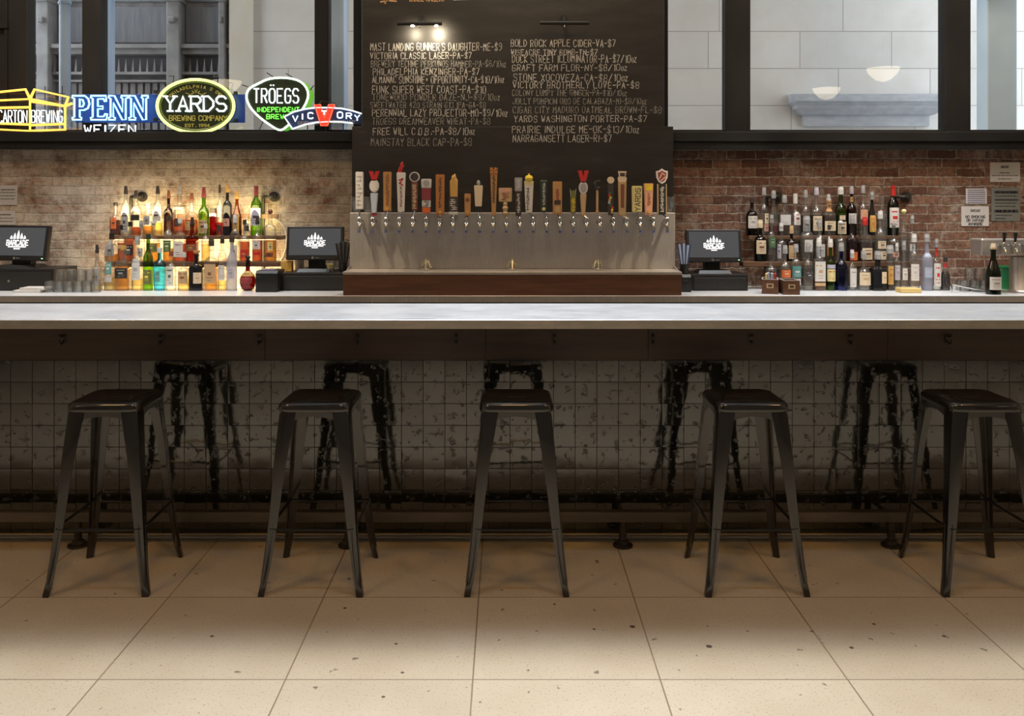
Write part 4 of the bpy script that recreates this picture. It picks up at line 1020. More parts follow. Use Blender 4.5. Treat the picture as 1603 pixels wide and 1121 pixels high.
# ================================================================== SHELVES OF BOTTLES
Z1, Z2, Z3 = CT, PZ(409.5, 6.27), PZ(369, 6.38)
Y1, Y2, Y3 = 6.185, 6.30, 6.42
P2A, P2B, P3A, P3B = 6.245, 6.362, 6.368, 6.468
M_LED = emis('warm led strip', (1.0, .70, .30), 7)
def shelf_unit(pa, pb, side, led):
    e = empty('shelf_plank', (PX((pa + pb) / 2, 6.28), 6.285, Z2 - .034), 'lower wooden shelf plank of the %s bottle display' % side, 'shelf', 'wooden bottle shelves')
    bm = NB(); box(bm, PX(pa, 6.25), PX(pb, 6.25), P2A, P2B, Z2 - .034, Z2, .003); obj('plank', bm, M_SHELFW, parent=e)
    f = empty('shelf_plank', (PX((pa + pb) / 2, 6.41), 6.41, Z3 - .027), 'upper wooden shelf plank of the %s bottle display' % side, 'shelf', 'wooden bottle shelves')
    bm = NB(); box(bm, PX(pa + 8, 6.4), PX(pb + 4, 6.4), P3A, P3B, Z3 - .027, Z3, .003); obj('plank', bm, M_SHELFW, parent=f)
    if led:
        g = empty('wall_rail', (PX(320, 6.48), WALL_Y, PZ(342, 6.48)), 'thin wooden strip on the lit brick behind the left bottles', 'rail')
        bm = NB(); box(bm, PX(pa + 34, 6.48), PX(437, 6.48), 6.455, 6.470, PZ(342, 6.48), PZ(335, 6.48), .002); obj('strip', bm, M_SHELFW, parent=g)
    for px, wh in ((pa + 37, 'left'), (pb - 28, 'right')):
        d = 6.485; x = PX(px, d); z = PZ(308, d); xf = x + .078
        p = empty('pipe_bracket', (xf, 6.499, z), '%s black iron pipe bracket with round wall flange on the %s bottle display' % (wh, side), 'bracket', 'iron pipe brackets of the bottle shelves')
        bm = NB(); tube(bm, [(x, 6.4855, CT), (x, 6.4855, z - .012), (x + .004, 6.480, z - .003), (x + .012, 6.470, z), (xf - .012, 6.458, z), (xf - .003, 6.462, z), (xf, 6.47, z), (xf, 6.49, z)], .0115, 10); obj('pipe', bm, M_IRON, parent=p, smooth=True)
        bm = NB(); cyl(bm, (xf, 6.499, z), (xf, 6.486, z), .037, n=20); cyl(bm, (xf, 6.487, z), (xf, 6.466, z), .019, n=14); obj('wall_flange', bm, M_IRON, parent=p, smooth=True)
    if led:
        for nm, y, z, zc, hh, pw in (('a', P2B - .012, Z2 - .040, CT + .085, .13, 6), ('b', P3B - .010, Z3 - .032, Z2 + .065, .10, 4.5), ('c', 6.484, PZ(339, 6.46), Z3 + .13, .20, 7.5)):
            xa, xb = PX(pa + 12, y), PX(pb - 8, y)
            par = {'a': e, 'b': f, 'c': g}[nm]
            bm = NB(); box(bm, xa + (.1 if nm == 'c' else 0), xb, y - .003, y + .003, z - .001, z + .006); obj('led_strip', bm, M_LED, parent=par)
            yl = {'a': 6.33, 'b': 6.36, 'c': 6.40}[nm]
            light('shelf led', 'AREA', ((xa + xb) / 2, yl, zc), pw, (1, .77, .40), target=((xa + xb) / 2, yl + 1, zc + (.35 if nm == 'c' else .0)), size=xb - xa - .05, size_y=hh)
shelf_unit(168, 440, 'left', True); shelf_unit(1163, 1430, 'right', False)

GM = {'clear': glass('clear bottle glass', (.975, .98, .975), (.40, .43, .43), 2.4, .06), 'green': glass('green bottle glass', (.34, .58, .06), (.08, .22, .02), 1.3), 'dgreen': glass('dark green bottle glass', (.06, .15, .04), (.015, .05, .012), 1.3),
      'amber': glass('amber bottle glass', (.62, .27, .05), (.25, .07, .01), 1.3), 'brown': glass('brown bottle glass', (.20, .08, .03), (.06, .02, .01), 1.3), 'blue': glass('cobalt bottle glass', (.035, .16, .62), (.01, .04, .25), 1.3),
      'sky': glass('sky blue bottle glass', (.20, .66, .88), (.02, .16, .34), 1.3), 'black': mat('black bottle glass', (.012, .012, .014), .12), 'red': glass('red bottle glass', (.70, .03, .03), (.22, .01, .01), 1.3), 'frost': glass('frosted bottle glass', (.70, .74, .86), (.52, .56, .68), 1.0, .55),
      'purple': glass('lilac bottle glass', (.72, .66, .78), (.30, .22, .34), 1.5), 'maroon': glass('dark red bottle glass', (.28, .02, .02), (.10, .008, .01), 1.3)}
QM = {'amber': glass('amber spirit', (.66, .28, .04), (.42, .12, .01), .1, .22), 'gold': glass('golden spirit', (.84, .58, .14), (.66, .36, .06), .1, .22), 'red': glass('red liqueur', (.62, .05, .03), (.3, .02, .02), .1, .2), 'brown': glass('dark spirit', (.32, .11, .03), (.12, .04, .01), .1, .2),
      'clear': glass('clear spirit', (.96, .97, .94), (.85, .86, .82), .2, .04), 'cola': mat('dark cola', (.012, .006, .005), .2), 'pale': glass('pale yellow spirit', (.92, .84, .50), (.75, .62, .25), .1, .15)}
def LM(c): return mat('label ' + c, LC[c], .6)
PRO = {'spirit': [(1, 0), (1, .56), (.97, .61), (.80, .67), (.52, .71), (.36, .74), (.31, .80), (.30, .96), (.36, .965), (.36, 1)],
       'wine': [(1, 0), (1, .58), (.94, .64), (.70, .70), (.45, .745), (.38, .78), (.36, .95), (.41, .955), (.41, 1)],
       'hock': [(1, 0), (1, .42), (.93, .50), (.74, .60), (.50, .71), (.36, .80), (.33, .95), (.40, .955), (.40, 1)],
       'square': [(1, 0), (1, .62), (.92, .67), (.60, .70), (.36, .73), (.32, .78), (.31, .95), (.38, .955), (.38, 1)],
       'squat': [(1, 0), (1, .50), (.93, .58), (.62, .64), (.34, .68), (.28, .74), (.27, .95), (.33, .955), (.33, 1)],
       'bomb': [(.86, 0), (.92, .1), (1, .58), (.98, .66), (.70, .73), (.36, .78), (.30, .84), (.30, .96), (.36, .965), (.36, 1)],
       'ball': [(.45, 0), (.78, .06), (1, .25), (1, .38), (.80, .52), (.42, .62), (.28, .68), (.26, .94), (.32, .95), (.32, 1)],
       'tall': [(1, 0), (1, .66), (.94, .72), (.66, .77), (.40, .80), (.35, .84), (.34, .96), (.40, .965), (.40, 1)],
       'carafe': [(1, 0), (1, .40), (.85, .52), (.58, .64), (.42, .74), (.40, .86), (.55, .97), (.58, 1)],
       'jar': [(1, 0), (1, .78), (.95, .84), (.80, .88), (.78, 1)]}
def prof_r(prof, t):
    for (r0, t0), (r1, t1) in zip(prof, prof[1:]):
        if t0 <= t <= t1: return r0 + (r1 - r0) * ((t - t0) / max(1e-6, t1 - t0))
    return prof[-1][0]
def bottle(px, ytop, wpx, row, kind, gls, liq, labels, cap, capcol, label, group, name='liquor_bottle', d=None, z0=None, cat='bottle', sq=2.0, caph=None):
    d = d or {1: Y1, 2: Y2, 3: Y3}[row]; z0 = z0 if z0 is not None else {1: Z1, 2: Z2, 3: Z3}[row]
    x = PX(px, d); H = PZ(ytop, d) - z0; R = wpx * d / FPX / 2
    if kind == 'square' and sq == 2.0: sq = 6.0
    R = R if sq == 2.0 else R * .98
    prof = PRO[kind]; top_r = prof[-1][0] * R
    ch = caph if caph is not None else {'dome': .046, 'pour': .052, 'cap': .022, 'cork': .026, 'ball': .034, 'capsule': .0, 'none': 0, 'flat': .014}[cap]
    hb = H - ch
    e = empty(name, (x, d, z0), label, cat, group)
    bm = NB(); lathe(bm, [(r * R, t * hb) for r, t in prof], x, d, z0, 22, sq=sq)
    g = GM[gls]; obj('bottle_body', bm, g, parent=e, smooth=True)
    if liq:
        col, lev = liq; t1 = lev
        lp = [(max(r * R - .0022, .002), max(.004, t * hb)) for r, t in prof if t < t1] + [(max(prof_r(prof, t1) * R - .0022, .002), t1 * hb)]
        bm = NB(); lathe(bm, lp, x, d, z0, 18, sq=sq); obj('liquid', bm, QM[col], parent=e, smooth=True)
    for lb in labels:
        ya, yb, c = lb[:3]; half = lb[3] if len(lb) > 3 else 1.0; off = lb[4] if len(lb) > 4 else 0.0; ink = lb[5] if len(lb) > 5 else 'dark'
        za, zb = PZ(yb, d), PZ(ya, d)
        rnd = random.Random(int(px * 7 + ya))
        bm = NB(); n = 12; nzs = 4
        def pt(a, z, o):
            t = (z - z0) / hb; r = prof_r(prof, max(0, min(1, t))) * R + o
            cc, ss = math.cos(a), math.sin(a); k = (abs(cc) ** sq + abs(ss) ** sq) ** (-1 / sq) if sq != 2 else 1
            return (x + r * k * cc, d + r * k * ss, z)
        a0, a1 = -PI / 2 - half + off, -PI / 2 + half + off
        for i in range(n):
            for j in range(nzs):
                A, B = a0 + (a1 - a0) * i / n, a0 + (a1 - a0) * (i + 1) / n; zA, zB = za + (zb - za) * j / nzs, za + (zb - za) * (j + 1) / nzs
                poly(bm, [pt(A, zA, .0009), pt(B, zA, .0009), pt(B, zB, .0009), pt(A, zB, .0009)])
        hz = zb - za
        if hz > .03:
            rows_ = [(.80, .06, .7), (.50, .16, .42), (.30, .03, .6), (.16, .03, .5)]
            for f, th, wd in rows_:
                if rnd.random() < .15: continue
                ww = wd * rnd.uniform(.7, 1.1) * (a1 - a0) / 2; m_ = (a0 + a1) / 2; zc = za + hz * f
                for i in range(6):
                    A, B = m_ - ww + 2 * ww * i / 6, m_ - ww + 2 * ww * (i + 1) / 6
                    if th < .1 and rnd.random() < .2: continue
                    poly(bm, [pt(A, zc - hz * th / 2, .0016), pt(B, zc - hz * th / 2, .0016), pt(B, zc + hz * th / 2, .0016), pt(A, zc + hz * th / 2, .0016)], 1)
        obj('label', bm, [LM(c), LM(ink)], parent=e)
    zt = z0 + hb
    cm = mat('cap ' + capcol, LC[capcol], .35) if capcol else None
    bm = NB()
    if cap == 'dome': lathe(bm, [(top_r * 1.02, -.012), (top_r * 1.25, -.010), (top_r * 1.22, ch * .45), (top_r * 1.28, ch * .47), (top_r * 1.2, ch * .52), (top_r * 1.05, ch)], x, d, zt, 16)
    elif cap == 'pour': lathe(bm, [(top_r * .9, -.008), (top_r * 1.15, 0), (top_r * 1.1, ch * .32), (top_r * .85, ch * .36), (top_r * .95, ch * .42), (top_r * .70, ch)], x, d, zt, 14)
    elif cap in ('cap', 'flat'): lathe(bm, [(top_r * 1.12, -.012), (top_r * 1.16, 0), (top_r * 1.12, ch)], x, d, zt, 16)
    elif cap == 'cork': lathe(bm, [(top_r * .85, -.004), (top_r * .85, .008), (top_r * 1.35, .009), (top_r * 1.35, ch)], x, d, zt, 16)
    elif cap == 'ball': lathe(bm, [(top_r * .8, 0), (top_r * .8, .005)] + [(ch * .52 * math.sin(PI * q / 8), .004 + ch / 2 - ch / 2 * math.cos(PI * q / 8)) for q in range(1, 8)], x, d, zt, 16)
    elif cap == 'capsule':
        tt = .80; lathe(bm, [(prof_r(prof, t) * R + .0012, t * hb) for t in (tt, .9, .95, .97, 1.0)] + [(top_r * .9, hb + .001)], x, d, z0, 16)
    if cap != 'none': obj({'dome': 'pourer_cover', 'pour': 'pourer', 'cap': 'cap', 'flat': 'cap', 'cork': 'stopper', 'ball': 'stopper', 'capsule': 'foil_capsule'}[cap], bm, cm, parent=e, smooth=True)
    return e

NTH = lambda i, n: ORD[i] if i < n - 1 else 'last'
def stock(rows, where, rowname, row, group):
    rows = sorted(([list(r) for r in rows]), key=lambda r: r[0]); n = len(rows)
    W0 = [r[2] for r in rows]
    for i in range(n - 1):
        need = (W0[i] + W0[i + 1]) / 2 + .3; gap = rows[i + 1][0] - rows[i][0]
        if gap < need:
            for q in (i, i + 1): rows[q][2] = min(rows[q][2], W0[q] * gap / need)
    for i, r in enumerate(rows):
        px, yt, wd, kind, gls, liq, labels, cap, cc, desc = r[:10]
        kw = r[10] if len(r) > 10 else {}
        bottle(px, yt, wd, row, kind, gls, liq, labels, cap, cc, '%s, %s in %s %s' % (desc, ORD[i], where, rowname), group, **kw)
L3 = [(181, 317, 20, 'squat', 'clear', ('brown', .5), [(340, 358, 'orange', .5)], 'flat', 'black', 'clear squat bottle with an orange label'),
 (197, 291, 16, 'tall', 'clear', ('clear', .5), [(331, 364, 'grey', .8)], 'pour', 'dark', 'clear bottle with a grey label'),
 (213, 298, 17, 'tall', 'clear', ('amber', .22), [(336, 345, 'black', 1.0)], 'pour', 'dark', 'clear bottle with a slanted black label'),
 (232, 318, 16, 'square', 'clear', ('gold', .32), [(338, 352, 'grey', .6)], 'cap', 'silver', 'clear bottle with a little golden spirit'),
 (247, 291, 17, 'tall', 'clear', ('pale', .3), [(328, 346, 'silver', .9)], 'pour', 'dark', 'clear bottle with a silver label'),
 (264, 298, 15, 'spirit', 'brown', None, [], 'pour', 'brown', 'unlabelled dark bottle'),
 (281, 291, 18, 'square', 'clear', ('amber', .38), [(342, 354, 'black', .5), (344, 352, 'grey', .3)], 'pour', 'grey', 'amber whisky bottle with a round grey label'),
 (300, 302, 20, 'squat', 'clear', ('amber', .45), [(346, 360, 'tan', .9)], 'pour', 'brown', 'amber bottle with a brown pourer and tan label'),
 (319, 293, 18, 'wine', 'green', None, [(344, 365, 'tan', .9)], 'pour', 'maroon', 'bright green bottle with a beige label', {'caph': .07}),
 (334, 326, 15, 'jar', 'red', ('red', .8), [(334, 339, 'silver', 1.2)], 'flat', 'black', 'square red bottle with a silver band', {'sq': 6}),
 (344, 289, 13, 'tall', 'clear', ('red', .30), [(352, 362, 'dark', .8)], 'pour', 'dark', 'slim clear bottle with red contents'),
 (356, 289, 19, 'tall', 'black', None, [(342, 354, 'pink', .7)], 'pour', 'gold', 'black bottle with a pinkish diamond label'),
 (371, 299, 19, 'hock', 'amber', ('brown', .5), [(338, 362, 'gold', .7)], 'pour', 'gold', 'brown bottle with a gold label'),
 (387, 338, 11, 'spirit', 'clear', None, [(350, 362, 'dark', .8)], 'cap', 'dark', 'small clear bottle with a dark label'),
 (401, 291, 17, 'wine', 'green', None, [(326, 353, 'lilac', 1.1)], 'capsule', 'maroon', 'green wine bottle with a pale lilac label and maroon capsule')]
L2 = [(175, 365, 21, 'square', 'clear', ('gold', .3), [(384, 400, 'grey', .7)], 'flat', 'black', 'clear square bottle with a flat black cap', {'caph': .03}),
 (190, 352, 13, 'spirit', 'clear', ('amber', .55), [(383, 389, 'tan', .8)], 'cap', 'black', 'slim bottle of amber spirit'),
 (204, 347, 18, 'square', 'clear', ('amber', .62), [(383, 399, 'black', .8, 0, 'silver')], 'cap', 'black', 'square amber bottle with a black label'),
 (221, 345, 13, 'spirit', 'clear', ('clear', .4), [(388, 402, 'silver', .7)], 'dome', 'grey', 'narrow clear bottle with a silver label'),
 (240, 346, 21, 'squat', 'clear', ('gold', .5), [(381, 394, 'olive', .9, 0, 'pyellow')], 'cork', 'white', 'wide clear bottle with an olive label'),
 (264, 338, 17, 'spirit', 'clear', ('gold', .30), [(376, 394, 'green', .7, 0, 'cream')], 'cap', 'dark', 'clear bottle with a dark green label'),
 (282, 342, 18, 'square', 'clear', ('amber', .45), [(378, 402, 'white', .7, 0, 'maroon')], 'cap', 'white', 'bourbon style bottle with a white label'),
 (301, 340, 17, 'square', 'amber', ('amber', .6), [(382, 393, 'brown', .9, 0, 'gold')], 'pour', 'dark', 'orange brown bottle with a brown label'),
 (322, 350, 13, 'spirit', 'clear', ('pale', .5), [], 'cap', 'silver', 'thin clear unlabelled bottle'),
 (368, 336, 15, 'tall', 'clear', ('clear', .5), [(384, 402, 'white', .7)], 'dome', 'silver', 'clear bottle with a white label'),
 (383, 344, 17, 'squat', 'clear', ('amber', .52), [(391, 403, 'red', .8, 0, 'gold')], 'cap', 'dark', 'round amber bottle with a red label'),
 (403, 338, 16, 'spirit', 'clear', ('amber', .55), [(377, 390, 'white', .8), (394, 399, 'red', .8)], 'pour', 'dark', 'amber bottle with white and red labels'),
 (423, 328, 19, 'tall', 'clear', ('gold', .45), [(379, 392, 'pyellow', .4, .25), (395, 402, 'brown', .7)], 'ball', 'brown', 'tall bottle with a ball stopper and oval label')]
L1 = [(152, 383, 16, 'squat', 'clear', ('pale', .2), [(420, 446, 'grey', .9)], 'pour', 'dark', 'clear bottle with a grey label'),
 (172, 377, 17, 'hock', 'clear', ('pale', .3), [(411, 429, 'teal', .7, 0, 'silver'), (432, 441, 'silver', .7)], 'dome', 'grey', 'clear bottle with a teal label'),
 (193, 384, 21, 'square', 'clear', ('gold', .6), [(419, 435, 'black', .85, 0, 'grey')], 'cap', 'gold', 'square golden bottle with a black label'),
 (215, 370, 18, 'spirit', 'clear', ('pale', .25), [(405, 438, 'silver', .8, 0, 'grey')], 'dome', 'grey', 'clear bottle with a tall pale label'),
 (232, 366, 17, 'wine', 'green', None, [(422, 444, 'olive', 1.0, 0, 'yellow')], 'cap', 'dgreen', 'green bottle with an olive label'),
 (250, 388, 23, 'bomb', 'sky', None, [(424, 440, 'teal', .35, 0, 'ltblue')], 'cap', 'silver', 'bright blue bottle with sloping shoulders'),
 (268, 393, 19, 'spirit', 'clear', ('clear', .55), [(417, 447, 'white', .75, 0, 'green')], 'cap', 'brown', 'clear bottle with a white medallion label'),
 (288, 395, 20, 'squat', 'clear', ('pale', .4), [(424, 444, 'tan', .9, 0, 'brown')], 'cap', 'silver', 'clear squat bottle with a beige label'),
 (308, 392, 22, 'square', 'black', None, [(426, 443, 'cream', .55, .35, 'tan')], 'cork', 'wood', 'black bottle with a cream label'),
 (331, 372, 20, 'square', 'clear', ('gold', .55), [(413, 443, 'tan', .8, 0, 'brown')], 'dome', 'dark', 'bottle wrapped in a tan label'),
 (348, 368, 15, 'tall', 'clear', ('pale', .2), [(415, 438, 'white', .8, 0, 'grey')], 'dome', 'dark', 'clear bottle with a white label and dark pourer'),
 (363, 366, 18, 'wine', 'frost', None, [(418, 436, 'lilac', .8, 0, 'grey')], 'dome', 'dark', 'frosted pale lilac bottle'),
 (388, 400, 25, 'ball', 'maroon', None, [(424, 432, 'gold', 1.2), (434, 443, 'maroon', .8, 0, 'red')], 'ball', 'black', 'round dark red liqueur bottle')]
GL3, GL2, GL1 = 'bottles on the upper left shelf', 'bottles on the lower left shelf', 'bottles in front of the left shelves'
stock(L3, 'left', 'top row', 3, GL3); stock(L2, 'left', 'middle row', 2, GL2); stock(L1, 'left', 'front row', 1, GL1)
R3 = [(1177, 310, 18, 'spirit', 'brown', ('brown', .5), [(338, 357, 'white', .9, 0, 'grey')], 'cap', 'dark', 'brown bottle with a torn white label'),
 (1196, 293, 17, 'spirit', 'clear', ('clear', .3), [(334, 350, 'cream', .5, .4), (351, 362, 'pink', .5, .3)], 'dome', 'grey', 'clear bottle with cream and pink labels'),
 (1211, 298, 17, 'hock', 'clear', ('red', .25), [(334, 343, 'dgreen', .9)], 'dome', 'grey', 'clear bottle with a dark slanted label'),
 (1228, 305, 19, 'square', 'clear', ('brown', .3), [(336, 352, 'silver', .9, 0, 'grey')], 'dome', 'grey', 'broad clear bottle with a silver label'),
 (1245, 303, 18, 'spirit', 'clear', ('clear', .3), [(332, 352, 'white', .7, .2, 'maroon')], 'cap', 'white', 'clear bottle with a white cap', {'caph': .06}),
 (1261, 297, 16, 'spirit', 'clear', ('brown', .5), [(340, 362, 'grey', .8)], 'dome', 'grey', 'dark necked bottle with a grey label'),
 (1278, 293, 19, 'squat', 'clear', ('brown', .5), [(338, 361, 'cream', .85, 0, 'dgreen')], 'dome', 'lilac', 'bottle with a cream label and lilac pourer'),
 (1297, 304, 19, 'square', 'clear', ('brown', .6), [(313, 331, 'wood', 1.3), (346, 361, 'cream', .8, 0, 'green')], 'pour', 'silver', 'square bottle with an orange neck band'),
 (1316, 292, 18, 'wine', 'green', None, [(337, 344, 'cream', .5), (347, 366, 'cream', .8, 0, 'dgreen')], 'dome', 'silver', 'green bottle with cream labels'),
 (1333, 291, 15, 'spirit', 'maroon', None, [(308, 316, 'wood', 1.3), (334, 350, 'silver', .9)], 'dome', 'grey', 'dark red bottle with an orange neck band'),
 (1351, 290, 18, 'spirit', 'clear', ('clear', .6), [(328, 343, 'pink', .8, 0, 'gold')], 'dome', 'grey', 'clear bottle with a pink and gold label'),
 (1365, 300, 15, 'hock', 'black', None, [(337, 363, 'gold', .9, 0, 'orange')], 'dome', 'grey', 'black bottle with a golden label'),
 (1381, 306, 17, 'carafe', 'clear', ('clear', .5), [], 'none', None, 'clear flared carafe'),
 (1398, 291, 18, 'wine', 'dgreen', None, [(325, 356, 'white', 1.0, 0, 'red')], 'capsule', 'red', 'dark green bottle with a white label and red capsule')]
R2 = [(1190, 344, 19, 'spirit', 'dgreen', None, [(376, 397, 'cream', .9, 0, 'brown')], 'dome', 'cream', 'dark green bottle with a cream label'),
 (1208, 336, 16, 'spirit', 'clear', ('clear', .5), [(371, 387, 'green', .8, 0, 'grey')], 'dome', 'grey', 'clear bottle with a green label'),
 (1223, 349, 19, 'squat', 'clear', ('clear', .5), [(382, 404, 'lilac', .4, -.7)], 'dome', 'silver', 'clear bottle with a narrow lilac label'),
 (1239, 353, 17, 'spirit', 'brown', ('brown', .5), [(378, 405, 'tan', .85, 0, 'brown')], 'dome', 'tan', 'brown bottle with a tan label'),
 (1263, 338, 24, 'bomb', 'clear', ('clear', .6), [(375, 394, 'white', .6, 0, 'dgreen')], 'dome', 'grey', 'wide clear bottle with a white shield label'),
 (1283, 343, 19, 'spirit', 'clear', ('clear', .4), [(382, 402, 'silver', .9, 0, 'grey')], 'dome', 'grey', 'clear bottle with a silver script label'),
 (1298, 352, 14, 'spirit', 'clear', ('amber', .62), [(380, 400, 'owood', .8)], 'cap', 'dark', 'slim orange brown bottle'),
 (1316, 346, 23, 'squat', 'clear', ('clear', .5), [], 'ball', 'silver', 'broad clear bottle with a glass stopper'),
 (1334, 337, 23, 'squat', 'purple', ('red', .3), [(394, 407, 'orange', .7)], 'dome', 'grey', 'lilac tinted wide bottle with an orange label'),
 (1354, 340, 20, 'square', 'clear', ('brown', .5), [(388, 406, 'cream', .9, .2, 'brown')], 'dome', 'red', 'square bottle with a red neck and cream label'),
 (1378, 330, 18, 'spirit', 'clear', ('clear', .4), [(377, 389, 'cream', .75), (393, 406, 'cream', .6, .3)], 'dome', 'silver', 'clear bottle with two cream labels'),
 (1399, 349, 20, 'squat', 'clear', ('clear', .4), [(394, 402, 'pink', .6)], 'cork', 'grey', 'round shouldered clear bottle'),
 (1415, 328, 15, 'spirit', 'clear', ('clear', .5), [], 'ball', 'pyellow', 'clear bottle with a pale ball stopper'),
 (1428, 337, 16, 'spirit', 'clear', ('clear', .3), [(382, 393, 'silver', .6, -.3), (384, 394, 'dgreen', .3, .6)], 'dome', 'grey', 'clear bottle with a small silver label')]
R1 = [(1207, 393, 18, 'spirit', 'clear', ('clear', .3), [(425, 440, 'dark', .8)], 'dome', 'dark', 'clear bottle behind the sugar boxes'),
 (1229, 384, 19, 'spirit', 'clear', ('clear', .4), [(422, 434, 'orange', .9, 0, 'cream')], 'dome', 'grey', 'clear bottle with an orange label'),
 (1246, 382, 17, 'tall', 'clear', ('clear', .4), [(416, 434, 'teal', 1.0, 0, 'silver'), (436, 446, 'silver', .8)], 'dome', 'grey', 'clear bottle with a teal label'),
 (1265, 380, 19, 'spirit', 'clear', ('clear', .5), [(424, 437, 'dark', .8, 0, 'grey')], 'dome', 'grey', 'clear bottle with a dark label'),
 (1282, 373, 20, 'square', 'clear', ('amber', .25), [(409, 440, 'white', .9, 0, 'tan'), (442, 447, 'tan', .9)], 'dome', 'white', 'square bottle with a large white label'),
 (1300, 374, 17, 'wine', 'green', None, [(421, 440, 'pyellow', 1.0, 0, 'red'), (414, 420, 'lilac', 1.0)], 'dome', 'white', 'green bottle with a yellow and red label'),
 (1317, 380, 21, 'spirit', 'blue', None, [], 'dome', 'grey', 'cobalt blue bottle'),
 (1334, 391, 16, 'bomb', 'clear', ('clear', .6), [(420, 449, 'white', .8, 0, 'grey')], 'dome', 'silver', 'clear bottle with a tall white label'),
 (1352, 392, 22, 'squat', 'clear', ('clear', .5), [(426, 446, 'cream', .95, 0, 'tan')], 'dome', 'grey', 'squat clear bottle with a cream label'),
 (1374, 393, 23, 'square', 'black', None, [(425, 443, 'cream', .35, .55, 'tan')], 'dome', 'grey', 'black bottle with a cream diamond label'),
 (1393, 384, 16, 'jar', 'clear', ('brown', .5), [(416, 445, 'gold', .8, 0, 'owood')], 'dome', 'grey', 'bottle with a tall orange label'),
 (1404, 380, 14, 'tall', 'clear', ('clear', .5), [(415, 438, 'lilac', 1.0, 0, 'grey')], 'dome', 'silver', 'clear bottle with a lilac label'),
 (1415, 378, 17, 'hock', 'clear', ('clear', .4), [(420, 438, 'white', .7, 0, 'grey')], 'dome', 'grey', 'clear long necked bottle with a white label'),
 (1431, 366, 18, 'tall', 'clear', ('clear', .3), [(413, 439, 'white', .8, -.15, 'lilac')], 'dome', 'silver', 'tall clear bottle with a blank white label'),
 (1451, 366, 21, 'wine', 'frost', None, [(396, 402, 'ltblue', 1.0), (418, 434, 'ltblue', .8, 0, 'lilac')], 'dome', 'grey', 'frosted blue white vodka bottle'),
 (1466, 374, 16, 'spirit', 'clear', ('clear', .6), [(385, 401, 'red', 1.2), (412, 448, 'white', 1.0, 0, 'red')], 'dome', 'grey', 'bottle with a red neck and red white label'),
 (1480, 402, 16, 'hock', 'clear', ('cola', .62), [(412, 419, 'red', 1.4)], 'cap', 'dark', 'bottle of dark cola with a red band')]
GR3, GR2, GR1 = 'bottles on the upper right shelf', 'bottles on the lower right shelf', 'bottles in front of the right shelves'
stock(R3, 'right', 'top row', 3, GR3); stock(R2, 'right', 'middle row', 2, GR2); stock(R1, 'right', 'front row', 1, GR1)

# ================================================================== COUNTER THINGS
M_SCR = mat('till screen', (.02, .021, .023), .25, emit=(.058, .060, .064), estr=1.0); M_LOGO = emis('screen white', (.9, .9, .92), .95)
def till(xa, xb, ya, yb, d, yd0, yd1, xd0, xd1, lab, yaw, leds):
    """touch screen till on a stand"""
    zc = CT; zb = PZ(yd1, d) if False else CT
    e = empty('point_of_sale_screen', (PX((xa + xb) / 2, d), d, yd0), lab, 'computer screen', 'till screens on the back counter')
    W = (xb - xa) * d / FPX; Hh = (yb - ya) * d / FPX
    base = yd0
    tilt = math.radians(10)
    x0 = PX((xa + xb) / 2, d); z0 = PZ((ya + yb) / 2, d)
    Mx = Matrix.Translation((x0, d, z0)) @ Matrix.Rotation(yaw, 4, 'Z') @ Matrix.Rotation(-tilt, 4, 'X')
    def add(nm, fn, m, par=e):
        bm = NB(); fn(bm); bmesh.ops.transform(bm, matrix=Mx, verts=bm.verts[:]); return obj(nm, bm, m, parent=par)
    hs = add('screen_housing', lambda b: box(b, -W / 2, W / 2, -.012, .022, -Hh / 2, Hh / 2, .005), M_RUBBER)
    sw, sh = W * .90, Hh * .80; zo = Hh * .035
    add('screen', lambda b: box(b, -sw / 2, sw / 2, -.0135, -.0115, zo - sh / 2, zo + sh / 2), M_SCR, hs)
    def logo(b):
        y = -.0142; s = sw * .40
        z = zo + sh * .02
        ribbon(b, strokes('BARCADE', -s / 2, z - s * .17, s * .20, s, 0, 0, 5.6), y, s * .040)
        for q, hq in ((-.31, .24), (-.16, .34), (0, .46), (.16, .34), (.31, .24)):
            f = [(q * s - s * .062, z + s * .09), (q * s + s * .062, z + s * .09), (q * s + s * .055, z + s * hq * .6), (q * s, z + s * hq), (q * s - s * .055, z + s * hq * .6)]
            poly(b, [(u, y, v) for u, v in f])
        for zz_, ww in ((-.26, .84), (-.34, .30)): poly(b, [(-s * ww / 2, y, z + s * zz_), (s * ww / 2, y, z + s * zz_), (s * ww / 2, y, z + s * (zz_ + .05)), (-s * ww / 2, y, z + s * (zz_ + .05))])
    add('screen_logo', logo, M_LOGO, hs)
    def badge(b):
        prism(b, [(-.012 + .009 * math.cos(a * PI / 8), -Hh * .44 + .009 * math.sin(a * PI / 8)) for a in range(16)], -.0138, -.0118); box(b, 0.004, .035, -.0136, -.0118, -Hh * .45, -Hh * .43)
    add('maker_badge', badge, M_CHROME, hs)
    add('power_light', lambda b: box(b, W * .43, W * .455, -.0138, -.0118, -Hh * .45, -Hh * .43), emis('green power light', (.3, 1, .4), 2.5), hs)
    bm = NB()
    yy = d + .05
    lo = z0 - Hh / 2 + .02
    box(bm, x0 - W * .14, x0 + W * .14, yy - .02, yy + .06, base + .018, lo + .05, .006); ring_loft(bm, [[(x0 - W * .30, d - .05, base), (x0 + W * .30, d - .05, base), (x0 + W * .30, d + .15, base), (x0 - W * .30, d + .15, base)], [(x0 - W * .27, d - .03, base + .022), (x0 + W * .27, d - .03, base + .022), (x0 + W * .22, d + .14, base + .022), (x0 - W * .22, d + .14, base + .022)]])
    obj('stand', bm, M_RUBBER, parent=e)
    return e
